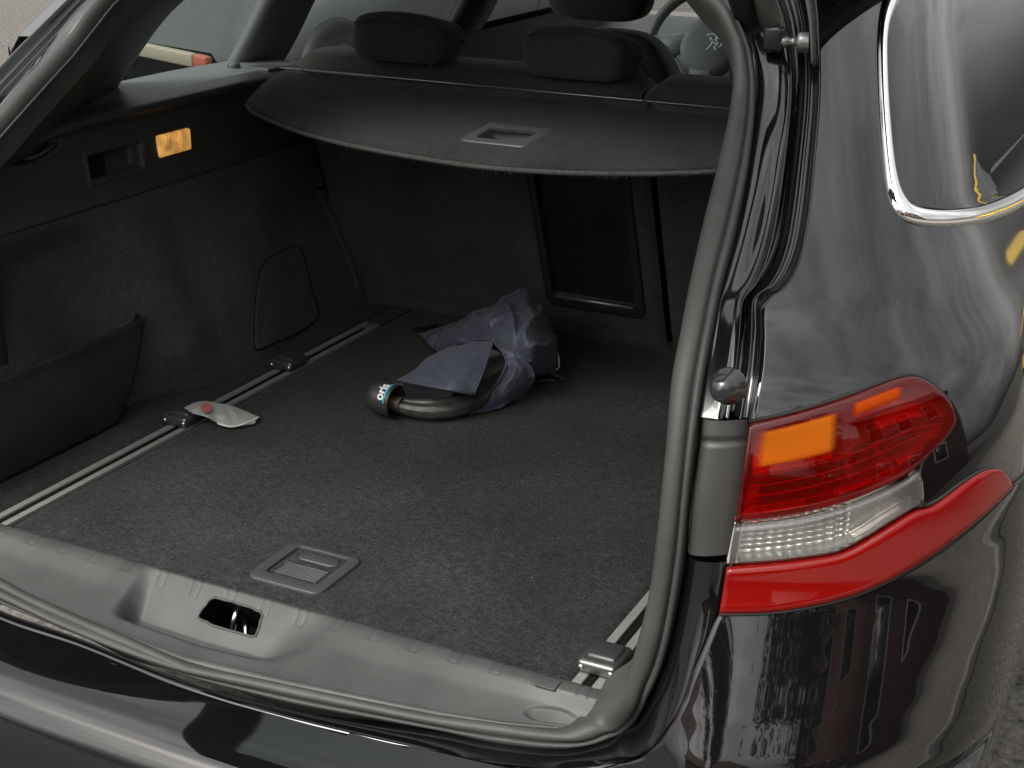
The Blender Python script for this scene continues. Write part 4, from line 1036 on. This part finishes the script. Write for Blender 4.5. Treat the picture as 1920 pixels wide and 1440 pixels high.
hook = thing('tow_hook', 'dark forged steel tow hook with a black cap on its ball', 'tow hook')
hp3 = spline([fl_pt(742,757,.026), fl_pt(775,765,.020), fl_pt(815,768,.018), fl_pt(860,761,.020), fl_pt(905,741,.023), fl_pt(945,714,.027), fl_pt(985,684,.030), fl_pt(1010,662,.032)], 60)
T = np.gradient(hp3, axis=0); T /= np.linalg.norm(T, axis=1)[:, None]; rows = []
sec = [(-.019, -.008), (-.019, .004), (-.012, .011), (-.004, .012), (.000, .017), (.011, .017), (.019, .009), (.019, -.008), (.010, -.017), (-.010, -.017)]
for i in range(60):
    w = np.cross(T[i], (0, 0, 1)); w /= np.linalg.norm(w); u = np.cross(w, T[i])
    sc_ = .74+.26*sm(0, 10, i)
    rows.append([hp3[i]+w*-a*sc_+u*b*sc_ for a, b in sec])
shk = grid('shank', rows, HOOK, hook, closed=True, smooth=True); bevel(shk, .003, 2, 25)
for p in shk.data.polygons: p.use_smooth = True
ca = fl_pt(742,757,.027); cb = fl_pt(683,741,.030); ax = (cb-ca)/np.linalg.norm(cb-ca)
cr_ = .0285
lathe('neck', [(.0130, -.012), (.0125, .004), (.0140, .012), (.019, .018)], ca, ax, mat('rusty_steel', (.055,.042,.032), .6, metal=.4, noise_s=90, noise_a=.5), hook, n=20)
ZC = np.array([0, 0, max(0, ZF+.004+cr_-ca[2])])
prof = [(cr_-.003, .000), (cr_, -.001), (cr_+.0006, .002), (cr_, .006), (cr_-.0005, .024)]+[((cr_-.0008)*math.cos(a), .030+(cr_-.002)*math.sin(a)) for a in np.linspace(.05, math.pi/2-.02, 14)]+[(.0003, .030+cr_-.002)]
cap = lathe('ball_cap', prof, ca+ZC, ax, mat('cap_rubber', (.030,.030,.029), .36, spec=.5, noise_s=50, noise_a=.2, bump=.1, bump_s=500), hook, n=40)
# printed word on the cap: white letters with a cyan underline, wrapped round the cylinder
fc = bpy.data.curves.new('oris', 'FONT'); fc.body = 'oris'; fc.size = .021; fc.align_x = 'CENTER'; fc.resolution_u = 4; fc.offset = .0005
fo = bpy.data.objects.new('word', fc); COL.objects.link(fo)
dg = bpy.context.evaluated_depsgraph_get(); me = bpy.data.meshes.new_from_object(fo.evaluated_get(dg)); bpy.data.objects.remove(fo)
bm = bmesh.new(); bm.from_mesh(me); bmesh.ops.triangulate(bm, faces=bm.faces[:])
for _ in range(2): bmesh.ops.subdivide_edges(bm, edges=[e for e in bm.edges if e.calc_length() > .002], cuts=1)
side = np.cross(ax, (0, 0, 1.)); side /= np.linalg.norm(side); upv = np.cross(side, ax)
toC = CAM-(ca+ZC); toC -= ax*(toC@ax); toC /= np.linalg.norm(toC)
pe = np.cross(ax, toC); pe = pe if pe[2] > 0 else -pe
A0 = .42
def capwrap(u, v, off):
    a = A0+u/cr_; rr = cr_+off
    return ca+ZC+ax*(.010+v)+rr*(math.cos(a)*toC+math.sin(a)*pe)
for v in bm.verts: v.co = capwrap(v.co.x, v.co.y, .0006)
me2 = bpy.data.meshes.new('cap_lettering'); bm.to_mesh(me2); bm.free(); me2.materials.append(mat('print_white', (.75,.75,.75), .5)); link(bpy.data.objects.new('cap_lettering', me2), hook)
grid('cap_underline', [[capwrap(u, v, .0005) for v in (.0035-.007, .006-.007)] for u in np.linspace(-.020, .022, 20)], mat('print_cyan', (.05,.42,.62), .5), hook)

pk_ = thing('plastic_packet', 'small frosted plastic packet with a red spot lying on the rail slider', 'packet')
mpk = bpy.data.materials.new('packet_film'); mpk.use_nodes = True; nn_ = mpk.node_tree; bb = nn_.nodes['Principled BSDF']
bb.inputs['Base Color'].default_value = (.34,.335,.325,1); bb.inputs['Roughness'].default_value = .3; bb.inputs['Alpha'].default_value = .78; MATS['packet_film'] = mpk
cloth('film', [[(345,765,.024), (352,770,.023), (362,776,.022)], [(372,753,.027), (380,768,.026), (388,783,.020)], [(402,755,.024), (406,774,.020), (408,793,.010)], [(440,763,.016), (438,782,.012), (432,801,.004)], [(486,782,.004), (482,788,.003), (478,795,.002)]], mpk, pk_, 40, 20, .0022, 45, 4, th=.0005)
tube('zip_seal', spline([fl_pt(408,794,.010), fl_pt(432,800,.006), fl_pt(458,795,.006), fl_pt(486,782,.006)], 16), .0016, mat('film_edge', (.55,.55,.53), .4), pk_, n=6)
R = [[fl_pt(387+r*10*math.cos(a), 764+r*9*math.sin(a), .0285) for a in np.linspace(0, 2*math.pi, 16, endpoint=False)] for r in (1, .6, .05)]
grid('red_spot', R, mat('spot_red', (.38,.10,.095), .5), pk_, closed=True)

# ================================================================== WHAT STANDS AROUND (seen through the windows and in the paint)
def parked_car(name, label, x, y0, y1, col, face=1, hgt=1.42, zs=1.0):
    t = thing(name, label, 'car', 'parked cars in the street'); L = y1-y0; w = .88
    m = mat(name+'_paint_'+str(col[0]), col, .35, spec=.4, coat=.0); gl = mat('dark_window', (.02,.022,.025), .06, spec=.6)
    def at(s): return y0+L*(s if face > 0 else 1-s)
    S = [0, .03, .10, .22, .30, .45, .60, .75, .88, .96, 1]; TOP = [.55, .72, .82, .88, .93, .95, .96, .97, .96, .88, .6]
    HW = [.70, .80, .86, .88, .88, .88, .88, .88, .87, .82, .72]; BOT = [.35, .25, .2, .2, .2, .2, .2, .2, .22, .26, .38]
    R = []
    for s, tp, hw, bt in zip(spline([(a, 0) for a in S], 40)[:, 0], *[spline([(a, b) for a, b in zip(S, Q)], 40)[:, 1] for Q in (TOP, HW, BOT)]):
        R.append([(x-hw*.9, at(s), bt), (x-hw, at(s), bt+.15), (x-hw, at(s), tp*.72), (x-hw*.97, at(s), tp-.08), (x-hw*.88, at(s), tp), (x, at(s), tp+.04), (x+hw*.88, at(s), tp), (x+hw*.97, at(s), tp-.08), (x+hw, at(s), tp*.72), (x+hw, at(s), bt+.15), (x+hw*.9, at(s), bt)])
    grid('body', R, m, t, closed=True)
    def cab(z0, z1, k0, k1, s0, s1, q0, q1, nm, mm):
        a = [(-k0, s0), (k0, s0), (k0, s1), (-k0, s1)]; b = [(-k1, q0), (k1, q0), (k1, q1), (-k1, q1)]
        V = [(x+p[0], at(p[1]), z0) for p in a]+[(x+p[0], at(p[1]), z1) for p in b]
        return bevel(mesh(nm, V, [(0,1,5,4),(1,2,6,5),(2,3,7,6),(3,0,4,7),(4,5,6,7)], mm, t), .05, 3)
    cab(.90, hgt-.05, .78, .58, .24, .97, .42, .90, 'glasshouse', gl); cab(hgt-.09, hgt, .605, .54, .405, .915, .44, .88, 'roof', m)
    for sx_ in (-1, 1):
        for s in (.18, .80):
            c = (x+sx_*(w-.10), at(s), .33)
            ty = lathe('tyre', [(.20, .095), (.29, .10), (.325, .085), (.335, .05), (.335, -.05), (.325, -.085)], c, (sx_, 0, 0), RUBBER, t, n=36)
            lathe('rim', [(.0, .055), (.06, .06), (.09, .05), (.18, .07), (.205, .092), (.215, .092)], c, (sx_, 0, 0), mat('alloy', (.5,.5,.48), .3, metal=.8), ty, n=5 if False else 30)
            for q in range(5):
                a = q*2*math.pi/5; dr = np.array([0, math.cos(a), math.sin(a)]); pr = np.array([0, -math.sin(a), math.cos(a)])
                V = [np.array(c)+np.array([sx_*.085, 0, 0])+dr*r_+pr*w_ for r_, w_ in ((.04, -.02), (.2, -.035), (.2, .035), (.04, .02))]
                slab('spoke', V, .02, mat('alloy'), ty, bev=.004)
    t.scale = (1, 1, zs)
    return t
c1 = parked_car('parked_car', 'grey parked car with a pale wheel seen through the left windows', -4.05, 4.35, 8.5, (.085,.09,.092), 1, zs=1.0)
yb_ = 4.30
P0, P1, P2 = ony((228,82), yb_), ony((372,112), yb_), ony((398,118), yb_)
def fbar(name, A, B, m):
    A = np.array(A); B = np.array(B); u = np.array([0, 0, .032])
    return slab(name, [A-u, B-u, B+u, A+u], -.05, m, c1, bev=.008)
fbar('bumper_strip', P0, P1, mat('cream_strip', (.34,.31,.23), .5)); fbar('marker_lamp', P1+np.array([.004, 0, 0]), P2, mat('reflector_red', (.42,.10,.06), .4))
c3 = parked_car('parked_car', 'yellow parked car mirrored in the right rear side window', 4.2, 7.6, 11.6, (.75,.48,.03), 1)
# brick house behind the camera, mirrored in the bumper
BR = bpy.data.materials.new('brickwork'); BR.use_nodes = True; nb = BR.node_tree; pb_ = nb.nodes['Principled BSDF']; pb_.inputs['Roughness'].default_value = .85
bt_ = nb.nodes.new('ShaderNodeTexBrick'); bt_.inputs['Color1'].default_value = (.24,.085,.05,1); bt_.inputs['Color2'].default_value = (.17,.06,.04,1); bt_.inputs['Mortar'].default_value = (.3,.28,.25,1); bt_.inputs['Scale'].default_value = 4.4
tcb = nb.nodes.new('ShaderNodeTexCoord'); mpb = nb.nodes.new('ShaderNodeMapping'); mpb.inputs['Rotation'].default_value = (math.pi/2, 0, 0)
nb.links.new(tcb.outputs['Object'], mpb.inputs[0]); nb.links.new(mpb.outputs[0], bt_.inputs[0]); nb.links.new(bt_.outputs[0], pb_.inputs['Base Color'])
def house(x0, x1, y, depth, hw, label, rot=0., loc=(0,0,0)):
    t = thing('brick_house', label, 'house', 'houses across the street')
    box('wall', ((x0+x1)/2, y-depth/2, hw/2), (x1-x0, depth, hw), BR, t, bev=0)
    V = [(x0-.3, y+.4, hw-.1), (x1+.3, y+.4, hw-.1), (x1+.3, y-depth-.4, hw-.1), (x0-.3, y-depth-.4, hw-.1), (x0-.3, y-depth/2, hw+2.4), (x1+.3, y-depth/2, hw+2.4)]
    mesh('roof', V, [(0,1,5,4),(2,3,4,5),(1,2,5),(3,0,4),(0,3,2,1)], mat('roof_tile', (.12,.06,.045), .8, noise_s=8, noise_a=.4), t, smooth=False)
    k = 0
    for zz in ((1.5, 4.1) if hw > 4 else (1.7,)):
        for xx in np.arange(x0+1.2, x1-.8, 2.2):
            w_ = box('window', (xx, y+.02, zz), (1.1, .10, 1.2), mat('white_frame', (.75,.75,.73), .5), t, bev=.01)
            box('pane', (xx, y+.075, zz), (.96, .01, 1.06), mat('dark_window'), w_, bev=0)
    t.rotation_euler = (0, 0, rot); t.location = loc
    return t
house(-6.5, 1.0, -18, 7, 3.4, 'brick house mirrored in the bumper left part')
house(4.0, 12.0, -16, 7, 3.4, 'brick house mirrored in the bumper right part')
house(-4, 4, 0, 7, 5.0, 'brick house mirrored in the right rear quarter panel', math.radians(90), (10, -.5, 0))
house(-4, 4, 0, 7, 5.0, 'brick house mirrored far right in the bumper corner', math.radians(60), (17, -9, 0))
# clipped hedge and trees
LEAF = mat('leaf', (.075, .11, .03), .7, noise_s=3, noise_a=.5)
def leaves(name, sampler, n, size, parent):
    V, F = [], []
    for i in range(n):
        p = np.array(sampler()); a = np.random.normal(size=3); a /= np.linalg.norm(a); b = np.cross(a, np.random.normal(size=3)); b /= np.linalg.norm(b); s = size*random.uniform(.6, 1.3)
        j = len(V); V += [p-a*s, p+b*s*.5, p+a*s, p-b*s*.5]; F.append((j, j+1, j+2, j+3))
    return mesh(name, V, F, LEAF, parent, smooth=False, kind='stuff')
def hedge(x0, x1, y, h, d, label):
    t = thing('hedge', label, 'hedge')
    leaves('foliage', lambda: (random.uniform(x0, x1), y+random.uniform(-d, d)*.5, h*random.random()**.7), 16000, .045, t)
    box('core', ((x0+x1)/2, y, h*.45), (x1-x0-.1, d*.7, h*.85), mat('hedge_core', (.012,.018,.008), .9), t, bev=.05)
hedge(0.5, 8.5, -6.0, 1.3, 1.0, 'clipped green hedge mirrored in the black bumper')
def tree(x, y, h, r, label):
    t = thing('garden_tree', label, 'tree', 'trees across the street')
    tube('trunk', [(x, y, 0), (x+.05, y, h*.4), (x-.05, y, h*.8)], [.16, .12, .05], mat('bark', (.06,.045,.03), .9), t)
    cl = [(x+random.gauss(0, r*.5), y+random.gauss(0, r*.5), h*.7+random.gauss(0, r*.45)) for _ in range(14)]
    def smp():
        c = random.choice(cl); return [c[k]+random.gauss(0, r*.22) for k in range(3)]
    leaves('crown', smp, 12000, .08, t)
tree(2.3, -9.5, 5.5, 1.5, 'leafy tree mirrored upside down in the bumper corner')
tree(8.5, -7.0, 6.0, 1.7, 'leafy tree mirrored at the edge of the bumper')
kerb = box('kerb', (2.6, 6, .06), (.14, 60, .12), mat('kerb_stone', (.28,.27,.25), .8, noise_s=20, noise_a=.25), None, bev=.02, kind='structure')
kerb['label'] = 'pale stone kerb along the street'
pv = box('pavement', (4.6, 6, .05), (3.86, 60, .10), mat('paving', (.22,.205,.18), .85, noise_s=6, noise_a=.2), None, bev=0, kind='structure'); pv['label'] = 'paved footway beyond the kerb'
